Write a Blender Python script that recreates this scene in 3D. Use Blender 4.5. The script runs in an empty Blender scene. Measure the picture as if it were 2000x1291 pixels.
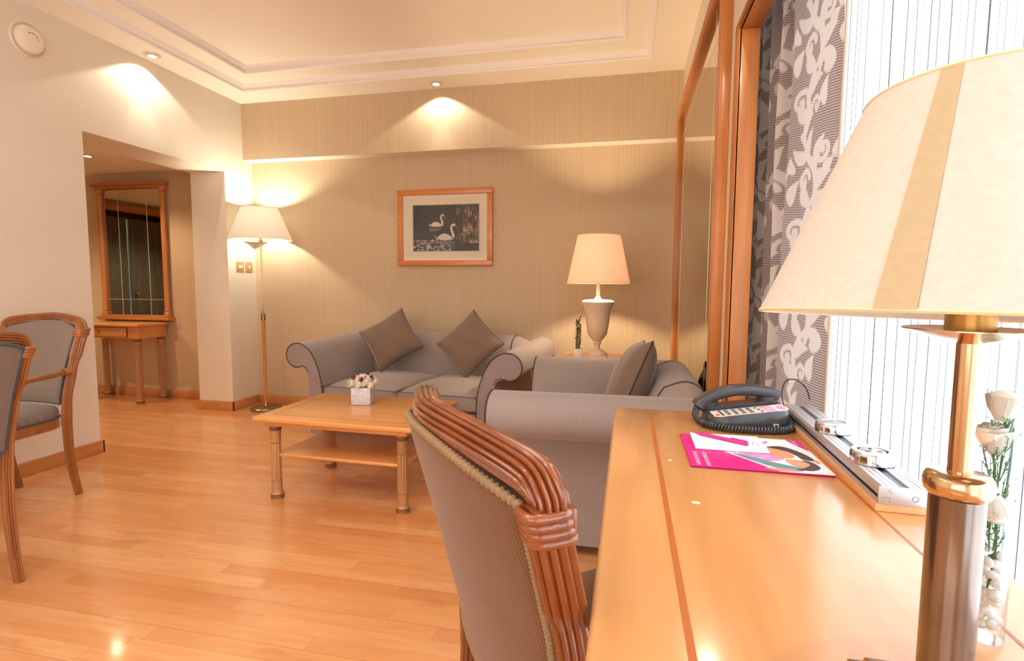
import bpy, bmesh, math, random
import numpy as np
from mathutils import Vector, Matrix, Euler
random.seed(7)
PI = math.pi
S = bpy.context.scene
COL = S.collection

# ---------------------------------------------------------------- camera
YAW, PITCH, ROLL, FPX = -0.21494892, -0.08348342, 0.00553423, 1037.842
cam_d = bpy.data.cameras.new('camera'); cam = bpy.data.objects.new('camera', cam_d); COL.objects.link(cam)
fwd = Vector((math.sin(YAW)*math.cos(PITCH), math.cos(YAW)*math.cos(PITCH), math.sin(PITCH)))
rt = Vector((math.cos(YAW), -math.sin(YAW), 0)); up = rt.cross(fwd)
r2 = rt*math.cos(ROLL)+up*math.sin(ROLL); u2 = up*math.cos(ROLL)-rt*math.sin(ROLL)
M = Matrix((r2, u2, -fwd)).transposed().to_4x4(); M.translation = Vector((0, 0, 1.13))
cam.matrix_world = M
cam_d.sensor_fit = 'HORIZONTAL'; cam_d.sensor_width = 36; cam_d.lens = FPX/2000*36
cam_d.clip_start = 0.02; cam_d.clip_end = 100
cam_d.dof.use_dof = False
S.camera = cam

# ---------------------------------------------------------------- view, world, daylight
S.view_settings.view_transform = 'Standard'; S.view_settings.look = 'None'
S.view_settings.exposure = -0.05; S.view_settings.gamma = 1.0
S.view_settings.use_curve_mapping = False
try:
    S.cycles.max_bounces = 12; S.cycles.diffuse_bounces = 7; S.cycles.glossy_bounces = 5
    S.cycles.transmission_bounces = 8; S.cycles.transparent_max_bounces = 16
    S.cycles.sample_clamp_indirect = 4; S.cycles.caustics_reflective = False; S.cycles.caustics_refractive = False
    S.cycles.use_denoising = True
except Exception: pass
DAY = 6.0
W = bpy.data.worlds.new('daylight'); S.world = W; W.use_nodes = True
W.node_tree.nodes['Background'].inputs[0].default_value = (0.86, 0.93, 1.0, 1)
W.node_tree.nodes['Background'].inputs[1].default_value = DAY

def light(name, typ, loc, energy, color=(1, .74, .45), size=.05, rot=(0, 0, 0), **k):
    d = bpy.data.lights.new(name, typ); d.energy = energy; d.color = color
    if typ == 'AREA':
        d.shape = k.pop('shape', 'RECTANGLE'); d.size = size
        if 'size_y' in k: d.size_y = k.pop('size_y')
        if k.pop('portal', False): d.cycles.is_portal = True
    else: d.shadow_soft_size = size
    for a, b in k.items(): setattr(d, a, b)
    o = bpy.data.objects.new(name, d); COL.objects.link(o); o.location = loc; o.rotation_euler = rot
    return o
# portal of the window (guides the sky light only)
light('window_portal', 'AREA', (.80, .0, 1.22), 1, (1, 1, 1), 2.4, (0, PI/2, 0), size_y=4.3, portal=True)
WARM = (1, .90, .74)
DL = [(-1.541, 4.166), (-3.329, 3.27), (.25, 2.75), (-3.329, 1.2), (-1.54, -.6), (-2.6, -.2), (-.4, .2), (-3.33, -.6), (.2, .9)]  # spots listed after the mirror-wall one are unseen, added as fill light
for i, (x, y) in enumerate(DL):
    light('downlight_and_fill_beam', 'SPOT', (x, y, 2.728), 14 if i < 3 else 22, WARM, .02, (0, 0, 0), spot_size=math.radians(124), spot_blend=.12)
    light('downlight_and_fill_core', 'SPOT', (x, y, 2.727), 9, WARM, .02, (0, 0, 0), spot_size=math.radians(52), spot_blend=.6)
light('hall_beam', 'SPOT', (-4.5, 3.73, 2.205), 62, (1, .74, .46), .03, (0, 0, 0), spot_size=math.radians(130), spot_blend=.6)
light('hall_beam', 'SPOT', (-5.6, 3.0, 2.205), 85, (1, .80, .56), .03, (0, 0, 0), spot_size=math.radians(130), spot_blend=.6)  # extra spot without a fixture, added to brighten the hall doors
# soft fill light added overhead, out of view; no lamp known there
light('ceiling_fill', 'AREA', (-1.55, .4, 2.805), 18, (1, .96, .88), 1.2, (0, 0, 0), size_y=1.2)
# fill light added at the wall behind the camera; its window is made up
light('rear_wall_fill', 'AREA', (-1.5, -2.37, 1.60), 46, (1, .98, .94), 2.8, (math.radians(90), 0, 0), size_y=1.7)

# ---------------------------------------------------------------- materials
def lin(h):
    h = h.lstrip('#'); v = [int(h[i:i+2], 16)/255 for i in (0, 2, 4)]
    return tuple([(c/12.92 if c <= .04045 else ((c+.055)/1.055)**2.4) for c in v]+[1])
class NT:
    def __init__(s, name):
        s.m = bpy.data.materials.new(name); s.m.use_nodes = True; s.t = s.m.node_tree
        s.p = s.t.nodes['Principled BSDF']; s.out = s.t.nodes['Material Output']
    def n(s, typ, **k):
        nd = s.t.nodes.new(typ)
        for a, b in k.items():
            if a.startswith('i_'):
                key = a[2:]; key = int(key) if key.isdigit() else key.replace('_', ' ')
                nd.inputs[key].default_value = b
            else: setattr(nd, a, b)
        return nd
    def l(s, a, b): s.t.links.new(a, b)
    def math(s, op, a, b=None, c=None):
        nd = s.t.nodes.new('ShaderNodeMath'); nd.operation = op
        for i, v in enumerate((a, b, c)):
            if v is None: continue
            if isinstance(v, (int, float)): nd.inputs[i].default_value = v
            else: s.l(v, nd.inputs[i])
        return nd.outputs[0]
    def mix(s, fac, a, b):
        nd = s.t.nodes.new('ShaderNodeMix'); nd.data_type = 'RGBA'
        for i, v in ((0, fac), (6, a), (7, b)):
            if hasattr(v, 'is_linked') or hasattr(v, 'links'): s.l(v, nd.inputs[i])
            else: nd.inputs[i].default_value = v
        return nd.outputs[2]
    def coord(s, kind='Object'):
        return s.t.nodes.new('ShaderNodeTexCoord').outputs[kind]
    def mapped(s, vec, scale=(1, 1, 1), loc=(0, 0, 0), rot=(0, 0, 0)):
        nd = s.t.nodes.new('ShaderNodeMapping'); s.l(vec, nd.inputs[0])
        nd.inputs['Scale'].default_value = scale; nd.inputs['Location'].default_value = loc; nd.inputs['Rotation'].default_value = rot
        return nd.outputs[0]
    def noise(s, vec, scale, detail=3, rough=.5):
        nd = s.t.nodes.new('ShaderNodeTexNoise'); s.l(vec, nd.inputs['Vector'])
        nd.inputs['Scale'].default_value = scale; nd.inputs['Detail'].default_value = detail; nd.inputs['Roughness'].default_value = rough
        return nd.outputs['Fac']
    def ramp(s, fac, stops):
        nd = s.t.nodes.new('ShaderNodeValToRGB'); s.l(fac, nd.inputs[0]); cr = nd.color_ramp
        while len(cr.elements) < len(stops): cr.elements.new(.5)
        for e, (p, c) in zip(cr.elements, stops): e.position = p; e.color = c
        return nd.outputs[0]
    def bump(s, h, strength=.3, dist=.002):
        nd = s.t.nodes.new('ShaderNodeBump'); s.l(h, nd.inputs['Height'])
        nd.inputs['Strength'].default_value = strength; nd.inputs['Distance'].default_value = dist
        s.l(nd.outputs[0], s.p.inputs['Normal'])
    def set(s, **k):
        for a, v in k.items(): s.p.inputs[a.replace('_', ' ')].default_value = v
        return s

def plain(name, col, rough=.5, metal=0, var=.05, scale=30, bump=0, coat=0, **k):
    t = NT(name); c = lin(col) if isinstance(col, str) else col
    o = t.coord()
    f = t.noise(o, scale, 3)
    c1 = tuple(max(0, v*(1-var)) for v in c[:3])+(1,); c2 = tuple(min(1, v*(1+var)) for v in c[:3])+(1,)
    t.l(t.ramp(f, [(.3, c1), (.7, c2)]), t.p.inputs['Base Color'])
    t.set(Roughness=rough, Metallic=metal, Coat_Weight=coat, **k)
    if bump: t.bump(f, bump, .002)
    return t.m

def wood(name, c1, c2, c3, axis='x', rough=.32, coat=.25, gs=1.0, coatr=.15, grain=.15):
    t = NT(name); o = t.coord()
    s = {'x': (1.2, 14, 14), 'y': (14, 1.2, 14), 'z': (14, 14, 1.2)}[axis]
    v = t.mapped(o, tuple(a*gs for a in s))
    f = t.noise(v, 1.6, 6, .6)
    f2 = t.noise(t.mapped(o, tuple(a*gs*9 for a in s)), 1.5, 2, .5)
    g = t.math('ADD', t.math('MULTIPLY', f, 1-grain), t.math('MULTIPLY', f2, grain))
    t.l(t.ramp(g, [(.3, lin(c1)), (.5, lin(c2)), (.72, lin(c3))]), t.p.inputs['Base Color'])
    t.set(Roughness=rough, Coat_Weight=coat, Coat_Roughness=coatr)
    t.bump(f2, .05, .001)
    return t.m

def fabric(name, ca, cb, rib=None, ribaxis='x', ribscale=260, sheen=.3, bump=.3):
    t = NT(name); o = t.coord()
    sx = {'x': (1, 0, 0), 'y': (0, 1, 0), 'z': (0, 0, 1), 'xy': (1, 1, 0)}[ribaxis]
    w = t.n('ShaderNodeTexWave', wave_type='BANDS', bands_direction='X', wave_profile='SIN')
    sep = t.n('ShaderNodeSeparateXYZ'); t.l(o, sep.inputs[0])
    u = sep.outputs[{'x': 0, 'y': 1, 'z': 2, 'xy': 0}[ribaxis]]
    if ribaxis == 'xy': u = t.math('ADD', sep.outputs[0], sep.outputs[1])
    sn = t.math('MULTIPLY_ADD', t.math('SINE', t.math('MULTIPLY', u, ribscale*2*PI)), .5, .5)
    nz = t.noise(t.mapped(o, (1, 1, 1)), 7, 3)
    nf = t.noise(o, 600, 1)
    f = t.math('ADD', t.math('MULTIPLY', sn, .45), t.math('MULTIPLY', nf, .55))
    col = t.mix(f, lin(ca), lin(cb))
    col2 = t.mix(t.math('MULTIPLY', nz, .25), col, lin(cb))
    t.l(col2, t.p.inputs['Base Color'])
    t.set(Roughness=.85, Sheen_Weight=sheen, Sheen_Roughness=.4, Specular_IOR_Level=.2)
    t.bump(f, bump, .0012)
    return t.m

def wallpaper():
    t = NT('wallpaper_striped'); o = t.coord()
    sep = t.n('ShaderNodeSeparateXYZ'); t.l(o, sep.inputs[0])
    cmb = t.n('ShaderNodeCombineXYZ'); t.l(t.math('MULTIPLY', sep.outputs[0], 95.0), cmb.inputs[0])
    t.l(t.math('MULTIPLY', sep.outputs[2], .6), cmb.inputs[2])
    n1 = t.noise(cmb.outputs[0], 1.0, 2, .7)
    s = t.math('MULTIPLY_ADD', t.math('SINE', t.math('MULTIPLY', sep.outputs[0], 2*PI/.0155)), .5, .5)
    f = t.math('ADD', t.math('MULTIPLY', n1, .55), t.math('MULTIPLY', s, .45))
    t.l(t.ramp(f, [(.25, lin('#BCA685')), (.5, lin('#C9B495')), (.78, lin('#D3C0A3'))]), t.p.inputs['Base Color'])
    t.set(Roughness=.75); t.bump(f, .15, .0006)
    return t.m

def laminate():
    t = NT('laminate_floor'); o = t.coord()
    sep = t.n('ShaderNodeSeparateXYZ'); t.l(o, sep.inputs[0]); X, Y = sep.outputs[0], sep.outputs[1]
    row = t.math('FLOOR', t.math('DIVIDE', Y, .066))
    wn = t.n('ShaderNodeTexWhiteNoise', noise_dimensions='1D'); t.l(row, wn.inputs['W'])
    xo = t.math('ADD', t.math('DIVIDE', X, .74), t.math('MULTIPLY', wn.outputs['Value'], 7.3))
    col = t.math('FLOOR', xo)
    wn2 = t.n('ShaderNodeTexWhiteNoise', noise_dimensions='2D')
    cv = t.n('ShaderNodeCombineXYZ'); t.l(row, cv.inputs[0]); t.l(col, cv.inputs[1]); t.l(cv.outputs[0], wn2.inputs['Vector'])
    r = wn2.outputs['Value']
    # grain, shifted per strip
    gv = t.n('ShaderNodeCombineXYZ')
    t.l(t.math('ADD', t.math('MULTIPLY', X, 2.4), t.math('MULTIPLY', r, 40)), gv.inputs[0])
    t.l(t.math('ADD', t.math('MULTIPLY', Y, 28), t.math('MULTIPLY', r, 17)), gv.inputs[1])
    g = t.noise(gv.outputs[0], 1.5, 5, .62)
    kv = t.n('ShaderNodeCombineXYZ'); t.l(t.math('MULTIPLY', X, 3.2), kv.inputs[0]); t.l(t.math('MULTIPLY', Y, 13), kv.inputs[1])
    kn = t.noise(kv.outputs[0], 1.1, 2, .5)
    base = t.ramp(r, [(0, lin('#CE8B55')), (.3, lin('#D5965F')), (.7, lin('#D99D67')), (1, lin('#E0A873'))])
    dark = t.mix(t.math('MULTIPLY', t.ramp(g, [(.42, (0, 0, 0, 1)), (.72, (1, 1, 1, 1))]), .42), base, lin('#BD7942'))
    dark = t.mix(t.math('MULTIPLY', t.ramp(kn, [(.62, (0, 0, 0, 1)), (.78, (1, 1, 1, 1))]), .5), dark, lin('#B36A35'))
    # joints between the boards
    fy = t.math('FRACT', t.math('DIVIDE', Y, .198)); j1 = t.math('LESS_THAN', fy, .010)
    fs = t.math('FRACT', t.math('DIVIDE', Y, .066)); j2 = t.math('MULTIPLY', t.math('LESS_THAN', fs, .018), .35)
    fx = t.math('FRACT', xo); j3 = t.math('MULTIPLY', t.math('LESS_THAN', fx, .003), .4)
    jj = t.math('MINIMUM', t.math('ADD', t.math('ADD', t.math('MULTIPLY', j1, .6), j2), j3), .7)
    t.l(t.mix(jj, dark, lin('#8E5427')), t.p.inputs['Base Color'])
    t.set(Roughness=.30, Specular_IOR_Level=.5, Coat_Weight=.6, Coat_Roughness=.10)
    t.l(t.math('MULTIPLY_ADD', g, .12, .24), t.p.inputs['Roughness'])
    return t.m

def cloth_shade(name, col, trans=.5, rough=.9, stripe=False, emis=0):
    t = NT(name); o = t.coord()
    n = t.noise(t.mapped(o, (1, 1, 1)), 160, 2)
    c = lin(col); c1 = tuple(v*.93 for v in c[:3])+(1,)
    colr = t.ramp(n, [(.3, c1), (.7, c)])
    d = t.n('ShaderNodeBsdfDiffuse'); tr = t.n('ShaderNodeBsdfTranslucent'); mx = t.n('ShaderNodeMixShader')
    t.l(colr, d.inputs[0]); t.l(colr, tr.inputs[0]); mx.inputs[0].default_value = trans
    t.l(d.outputs[0], mx.inputs[1]); t.l(tr.outputs[0], mx.inputs[2]); t.l(mx.outputs[0], t.out.inputs[0])
    return t.m

def glass(name, tint=(1, 1, 1, 1), real=False):
    t = NT(name)
    if real:
        t.set(Transmission_Weight=1.0, Roughness=.0, IOR=1.45); t.p.inputs['Base Color'].default_value = tint
        # let daylight through in shadows
        return t.m
    g = t.n('ShaderNodeBsdfGlossy'); g.inputs['Roughness'].default_value = .02
    tr = t.n('ShaderNodeBsdfTransparent'); tr.inputs[0].default_value = tint
    fr = t.n('ShaderNodeFresnel'); fr.inputs[0].default_value = 1.45; mx = t.n('ShaderNodeMixShader')
    t.l(t.math('MULTIPLY', fr.outputs[0], .45), mx.inputs[0]); t.l(tr.outputs[0], mx.inputs[1]); t.l(g.outputs[0], mx.inputs[2]); t.l(mx.outputs[0], t.out.inputs[0])
    return t.m

def emit(name, col, strength):
    t = NT(name); t.p.inputs['Base Color'].default_value = col
    t.p.inputs['Emission Color'].default_value = col; t.p.inputs['Emission Strength'].default_value = strength
    return t.m

PAINT = plain('cream_paint', '#E2DACA', .6, var=.015, scale=3)
CEIL = plain('ceiling_paint', '#F3EEE0', .7, var=.01, scale=2)
MOULD = plain('moulding_paint', '#EFECE8', .5, var=.01, scale=2)
WALLP = wallpaper()
FLOOR = laminate()
OAK_X = wood('oak_x', '#B97B41', '#CB8C50', '#DBA067', 'x')
BASE_X = wood('baseboard_wood_x', '#B27544', '#C48752', '#CE9560', 'x', .4, .1)
BASE_Y = wood('baseboard_wood_y', '#B27544', '#C48752', '#CE9560', 'y', .4, .1)
CHERRY_Z = wood('orange_wood_z', '#AE6A33', '#C07A3E', '#D08C4E', 'z', .35, .3)
CHERRY_Y = wood('orange_wood_y', '#AE6A33', '#C07A3E', '#D08C4E', 'y', .35, .3)
CHERRY_X = wood('orange_wood_x', '#AE6A33', '#C07A3E', '#D08C4E', 'x', .35, .3)
DESKW = wood('desk_wood', '#C08750', '#CA925B', '#D39D69', 'y', .24, .6, .6, .13, .08)
TABLEW = wood('table_wood', '#C88645', '#D49454', '#DCA064', 'x', .3, .4, .6, .14, .1)
TABLEZ = wood('table_leg_wood', '#9C6E42', '#AE7E4E', '#BD8D5C', 'z', .38, .3)
LEGRING = plain('leg_ring_groove', '#6B4524', .5)
CHAIRW = wood('chair_wood', '#662F0E', '#7E3D15', '#964C20', 'z', .25, .9, .8, .08)
CHAIRL = wood('side_chair_wood', '#824A20', '#985C2C', '#AB6D38', 'z', .32, .4, .8, .12)
INLAY = plain('dark_inlay', '#A4541F', .35)
DKGROOVE = plain('dark_groove', '#5A3B22', .5)
SOFA = fabric('sofa_taupe_fabric', '#736663', '#A89B96', ribaxis='xy', ribscale=118)
PILLOW = fabric('cushion_satin_fabric', '#6E5A4C', '#857062', ribaxis='xy', ribscale=300, sheen=.6)
PIPE = plain('dark_piping', '#3E332F', .7)
CHFAB = fabric('chair_ribbed_fabric', '#4C3323', '#876349', ribaxis='x', ribscale=230, bump=.6)
CHFAB2 = fabric('chair_grey_fabric', '#6C5D55', '#8D7E74', ribaxis='x', ribscale=200)
CORD_T = plain('piping_cord', '#8E7354', .8)
BLUEPIPE = plain('slate_piping', '#4E4F55', .8)
BRASS = plain('brass', '#D2B08A', .16, 1, .03)
BRASSD = plain('brushed_brass', '#B4884E', .3, 1, .05)
BRONZE = plain('bronze_metal', '#8C7F78', .17, 1, .12, 14)
CHROME = plain('chrome', '#D8DADF', .08, 1, .01)
ALU = plain('aluminium', '#D9DCE2', .48, 1, .02, 60)
ALUD = plain('dark_aluminium', '#6C7076', .4, 1, .02)
NICKEL = plain('antique_nickel', '#9C8A6E', .22, 1, .05)
WHITEP = plain('white_plastic', '#EFE6D6', .4, var=.01)
BLACKP = plain('dark_grey_plastic', '#3A3B3F', .32, var=.04, coat=.2)
BLACKC = plain('black_cable', '#1E1B1B', .5)
BLACKR = plain('black_hole', '#0E0D0D', .6)
MIRROR = plain('mirror_glass', '#D9D2C4', .015, 1, 0)
MLINE = plain('bevelled_mirror_line', '#E9E4D8', .3, .6, 0)
ALAB = plain('alabaster', '#EBD3B4', .45, var=.06, scale=8)
CERAM = plain('white_ceramic', '#F3ECE2', .3, var=.01)
SHADE_W = cloth_shade('white_lamp_fabric', '#FFFEFA', .78)
SHADE_P = cloth_shade('peach_lamp_fabric', '#FFEFE2', .60)
SHADE_C = cloth_shade('cream_lamp_fabric', '#D3CFC9', .07)
SEAM = cloth_shade('lamp_seam_fabric', '#BFAE90', .05)
HALLDOOR = wood('dark_oak_stain', '#3E4036', '#54564A', '#6B6D5E', 'z', .45, .1, .7, .3, .35)

# ---------------------------------------------------------------- mesh helpers
def new(): return bmesh.new()
def box(bm, x0, x1, y0, y1, z0, z1, bev=0, seg=2, mi=0):
    vs = [bm.verts.new((x, y, z)) for x in (x0, x1) for y in (y0, y1) for z in (z0, z1)]
    fs = []
    for q in ((0, 1, 3, 2), (4, 6, 7, 5), (0, 4, 5, 1), (2, 3, 7, 6), (0, 2, 6, 4), (1, 5, 7, 3)):
        f = bm.faces.new([vs[i] for i in q]); f.material_index = mi; fs.append(f)
    if bev:
        es = list({e for f in fs for e in f.edges})
        bmesh.ops.bevel(bm, geom=es, offset=bev, segments=seg, affect='EDGES', profile=.5, material=-1)
    return bm
def lathe(bm, prof, seg=32, c=(0, 0, 0), mi=0, cap=True, lobes=0, lobeamp=.1, lobez=None):
    rings = []
    for r, z in prof:
        ring = []
        for i in range(seg):
            a = 2*PI*i/seg; rr = r
            if lobes and (lobez is None or lobez[0] <= z <= lobez[1]):
                rr = r*(1-lobeamp*(1-abs(math.sin(lobes*a/2))))
            ring.append(bm.verts.new((c[0]+rr*math.cos(a), c[1]+rr*math.sin(a), c[2]+z)))
        rings.append(ring)
    for a, b in zip(rings, rings[1:]):
        for i in range(seg):
            j = (i+1) % seg
            f = bm.faces.new((a[i], a[j], b[j], b[i])); f.material_index = mi
    if cap:
        if prof[0][0] > 1e-6: f = bm.faces.new(rings[0][::-1]); f.material_index = mi
        if prof[-1][0] > 1e-6: f = bm.faces.new(rings[-1]); f.material_index = mi
    return bm
def smooth_path(pts, n=8):
    P = [Vector(p) for p in pts]; out = []
    for i in range(len(P)-1):
        p0 = P[max(i-1, 0)]; p1 = P[i]; p2 = P[i+1]; p3 = P[min(i+2, len(P)-1)]
        for k in range(n):
            t = k/n
            out.append(.5*((2*p1)+(p2-p0)*t+(2*p0-5*p1+4*p2-p3)*t*t+(3*p1-p0-3*p2+p3)*t**3))
    out.append(P[-1]); return out
def sweep(bm, path, section, side=None, scale=None, cap=True, mi=0, closed=False):
    """section: list of (a,b); a along 'side', b along side x tangent. side: Vector or fn(i)->Vector or None (parallel transport)"""
    path = [Vector(p) for p in path]; n = len(path); rings = []; prev = None
    for i, p in enumerate(path):
        if closed: t = (path[(i+1) % n]-path[(i-1) % n])
        else: t = path[min(i+1, n-1)]-path[max(i-1, 0)]
        t = t.normalized() if t.length > 1e-9 else Vector((0, 0, 1))
        if side is None:
            s = prev if prev is not None else (Vector((1, 0, 0)) if abs(t.x) < .8 else Vector((0, 0, 1)))
        else: s = side(i) if callable(side) else Vector(side)
        s = (s-t*s.dot(t)); s = s.normalized() if s.length > 1e-6 else t.orthogonal().normalized()
        prev = s; b = t.cross(s)
        k = scale[i] if scale is not None else 1
        kx, ky = k if isinstance(k, tuple) else (k, k)
        rings.append([bm.verts.new(p+s*(q[0]*kx)+b*(q[1]*ky)) for q in section])
    m = len(section)
    R = range(n) if closed else range(n-1)
    for i in R:
        a = rings[i]; b = rings[(i+1) % n]
        for j in range(m):
            k = (j+1) % m
            f = bm.faces.new((a[j], a[k], b[k], b[j])); f.material_index = mi
    if cap and not closed:
        f = bm.faces.new(rings[0][::-1]); f.material_index = mi
        f = bm.faces.new(rings[-1]); f.material_index = mi
    return bm
def circ(r, n=12, r2=None): return [(r*math.cos(2*PI*i/n), (r2 or r)*math.sin(2*PI*i/n)) for i in range(n)]
def reed(rx, ry, lobes=10, amp=.16, per=7, pw=3.0):
    out = []; n = lobes*per
    for i in range(n):
        a = 2*PI*i/n
        c, s = math.cos(a), math.sin(a)
        k = 1/((abs(c)**pw+abs(s)**pw)**(1/pw))
        r = k*(1-amp*(1-abs(math.sin(lobes*a/2))))
        out.append((rx*r*c, ry*r*s))
    return out
def tube(bm, pts, r, n=10, closed=False, mi=0): return sweep(bm, pts, circ(r, n), closed=closed, mi=mi)
def prism(bm, poly, axis, a, b, bev=0, mi=0):
    def P(u, v, w): return {'x': (w, u, v), 'y': (u, w, v), 'z': (u, v, w)}[axis]
    A = [bm.verts.new(P(u, v, a)) for u, v in poly]; B = [bm.verts.new(P(u, v, b)) for u, v in poly]
    n = len(poly); fs = []
    for i in range(n):
        j = (i+1) % n; fs.append(bm.faces.new((A[i], A[j], B[j], B[i])))
    fa = bm.faces.new(A[::-1]); fb = bm.faces.new(B)
    for f in fs+[fa, fb]: f.material_index = mi
    if bev:
        es = list(fa.edges)+list(fb.edges)
        bmesh.ops.bevel(bm, geom=es, offset=bev, segments=3, affect='EDGES', profile=.6)
    return bm
def ellipsoid(bm, c, r, nu=16, nv=10, mi=0, rot=None):
    prof = []
    rows = []
    Rm = rot or Matrix.Identity(3)
    top = bm.verts.new(Vector(c)+Rm@Vector((0, 0, r[2]))); bot = bm.verts.new(Vector(c)+Rm@Vector((0, 0, -r[2])))
    for j in range(1, nv):
        th = PI*j/nv
        rows.append([bm.verts.new(Vector(c)+Rm@Vector((r[0]*math.sin(th)*math.cos(2*PI*i/nu), r[1]*math.sin(th)*math.sin(2*PI*i/nu), r[2]*math.cos(th)))) for i in range(nu)])
    for i in range(nu):
        k = (i+1) % nu
        f = bm.faces.new((top, rows[0][i], rows[0][k])); f.material_index = mi
        for a, b in zip(rows, rows[1:]):
            f = bm.faces.new((a[i], b[i], b[k], a[k])); f.material_index = mi
        f = bm.faces.new((rows[-1][i], bot, rows[-1][k])); f.material_index = mi
    return bm
def obj(name, bm, mats, parent=None, smooth=35, label=None):
    bmesh.ops.recalc_face_normals(bm, faces=bm.faces)
    me = bpy.data.meshes.new(name); bm.to_mesh(me); bm.free()
    for m in (mats if isinstance(mats, (list, tuple)) else [mats]): me.materials.append(m)
    if smooth:
        me.shade_smooth(); me.set_sharp_from_angle(angle=math.radians(smooth))
    o = bpy.data.objects.new(name, me); COL.objects.link(o)
    if parent is not None: o.parent = parent
    if label: o['label'] = label
    return o
def tag(o, label, cat, group=None, kind=None):
    o['label'] = label; o['category'] = cat
    if group: o['group'] = group
    if kind: o['kind'] = kind
    return o
def thing(name, label, cat, loc=(0, 0, 0), rz=0, group=None):
    o = bpy.data.objects.new(name, None); COL.objects.link(o); o.location = loc; o.rotation_euler = (0, 0, rz)
    o.empty_display_size = .05
    return tag(o, label, cat, group)
def struct(name, bm, mats, parent=None, smooth=0):
    o = obj(name, bm, mats, parent, smooth)
    if parent is None: o['kind'] = 'structure'
    return o
def adopt(o, t):
    o.parent = t; o.matrix_parent_inverse = t.matrix_basis.inverted()
    return o
def copy_tree(o, parent=None):
    c = o.copy(); COL.objects.link(c)
    if parent is not None: c.parent = parent
    for ch in list(o.children): copy_tree(ch, c)
    return c

# ---------------------------------------------------------------- the room
XL, XR, YB, YS, ZC = -3.44, .367, 4.406, 4.286, 2.745
YF = -2.4      # wall behind the camera
b = new(); box(b, -6.9, .9, YF-.1, YB+.15, -.05, 0); struct('floor', b, FLOOR)
b = new(); box(b, -6.9, XR+.08, YB, YB+.15, 0, 3.0); struct('wall_back', b, WALLP)
b = new(); box(b, XL, XR, YS, YB, 2.25, 2.9)
for f in b.faces:
    if f.normal.z < -.5 or all(v.co.z < 2.26 for v in f.verts): f.material_index = 1
struct('trim_1', b, [WALLP, CEIL])
b = new()
box(b, XL-.35, XL, YF, 2.825, 0, 3.0); box(b, XL-.35, XL, 4.055, YB+.02, 0, 3.0); box(b, XL-.35, XL, 2.825, 4.055, 2.105, 3.0)
struct('wall_left', b, PAINT)
b = new(); box(b, -3.8, .9, YF-.1, YF, 0, 3.0); struct('wall_front', b, PAINT)
# right wall: solid part with the mirror, head above the curtain niche, niche and outer wall
b = new()
box(b, XR, .427, 2.08, YB+.02, 0, 3.0); box(b, XR, .427, YF, 2.08, 2.05, 3.0)
struct('wall_right', b, PAINT)
b = new()
box(b, .72, .80, 2.2, 2.75, 0, 3.0); box(b, .72, .80, YF, 2.2, 2.42, 3.0); box(b, .72, .80, YF, 2.2, 0, .06)
box(b, .427, .80, 2.7, 2.78, 0, 3.0); box(b, .427, .80, YF, 2.78, 2.42, 2.5)
struct('wall_right', b, plain('niche_paint', '#8A7866', .8))
# window: frame and two panes
b = new()
for y0, y1 in ((-2.4, -2.33), (-.13, -.07), (2.13, 2.2)): box(b, .73, .79, y0, y1, .06, 2.42, .004)
box(b, .73, .79, -2.4, 2.2, .06, .12, .004); box(b, .73, .79, -2.4, 2.2, 2.36, 2.42, .004)
win = struct('window_1', b, WHITEP)
b = new(); box(b, .757, .763, -2.33, 2.13, .12, 2.36); obj('window_pane', b, glass('window_glass'), win, 0)
# unseen frames added around both fill lights, shaped as a window and a lamp
b = new()
for x0, x1 in ((-2.98, -2.90), (-1.53, -1.47), (-.10, -.02)): box(b, x0, x1, YF, YF+.05, .68, 2.52, .004)
for z0, z1 in ((.68, .75), (2.45, 2.52)): box(b, -2.98, -.02, YF, YF+.05, z0, z1, .004)
struct('rear_fill_frame', b, WHITEP)
b = new()
for x0, x1, y0, y1 in ((-2.20, -2.15, -.25, 1.05), (-.95, -.90, -.25, 1.05), (-2.15, -.95, -.25, -.20), (-2.15, -.95, 1.0, 1.05)): box(b, x0, x1, y0, y1, 2.79, 2.85, .004)
lf = obj('ceiling_fill_frame', b, WHITEP); tag(lf, 'unseen square white frame added around the ceiling fill light', 'ceiling light')
# ceiling with the two-step tray
b = new()
T1 = (-3.205, .120, -1.6, 4.025); T2 = (-3.010, -.050, -1.4, 3.815)
Z1, Z2 = 2.795, 2.850
def ringfaces(bm, o, i, z, mi=0, z2=None):
    z2 = z if z2 is None else z2
    ov = [bm.verts.new(p) for p in ((o[0], o[2], z), (o[1], o[2], z), (o[1], o[3], z), (o[0], o[3], z))]
    iv = [bm.verts.new(p) for p in ((i[0], i[2], z2), (i[1], i[2], z2), (i[1], i[3], z2), (i[0], i[3], z2))]
    for k in range(4):
        f = bm.faces.new((ov[k], ov[(k+1) % 4], iv[(k+1) % 4], iv[k])); f.material_index = mi
ringfaces(b, (XL, XR, YF, YS), T1, ZC)
T1b = (T1[0]+.035, T1[1]-.035, T1[2]+.035, T1[3]-.035); T2b = (T2[0]+.035, T2[1]-.035, T2[2]+.035, T2[3]-.035)
ringfaces(b, T1, T1b, ZC, 1, Z1); ringfaces(b, T1b, T2, Z1); ringfaces(b, T2, T2b, Z1, 1, Z2)
v = [b.verts.new(p) for p in ((T2b[0], T2b[2], Z2), (T2b[1], T2b[2], Z2), (T2b[1], T2b[3], Z2), (T2b[0], T2b[3], Z2))]
b.faces.new(v); box(b, XL, XR, YF, YS, 2.92, 2.99)
struct('ceiling', b, [CEIL, MOULD])
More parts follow.
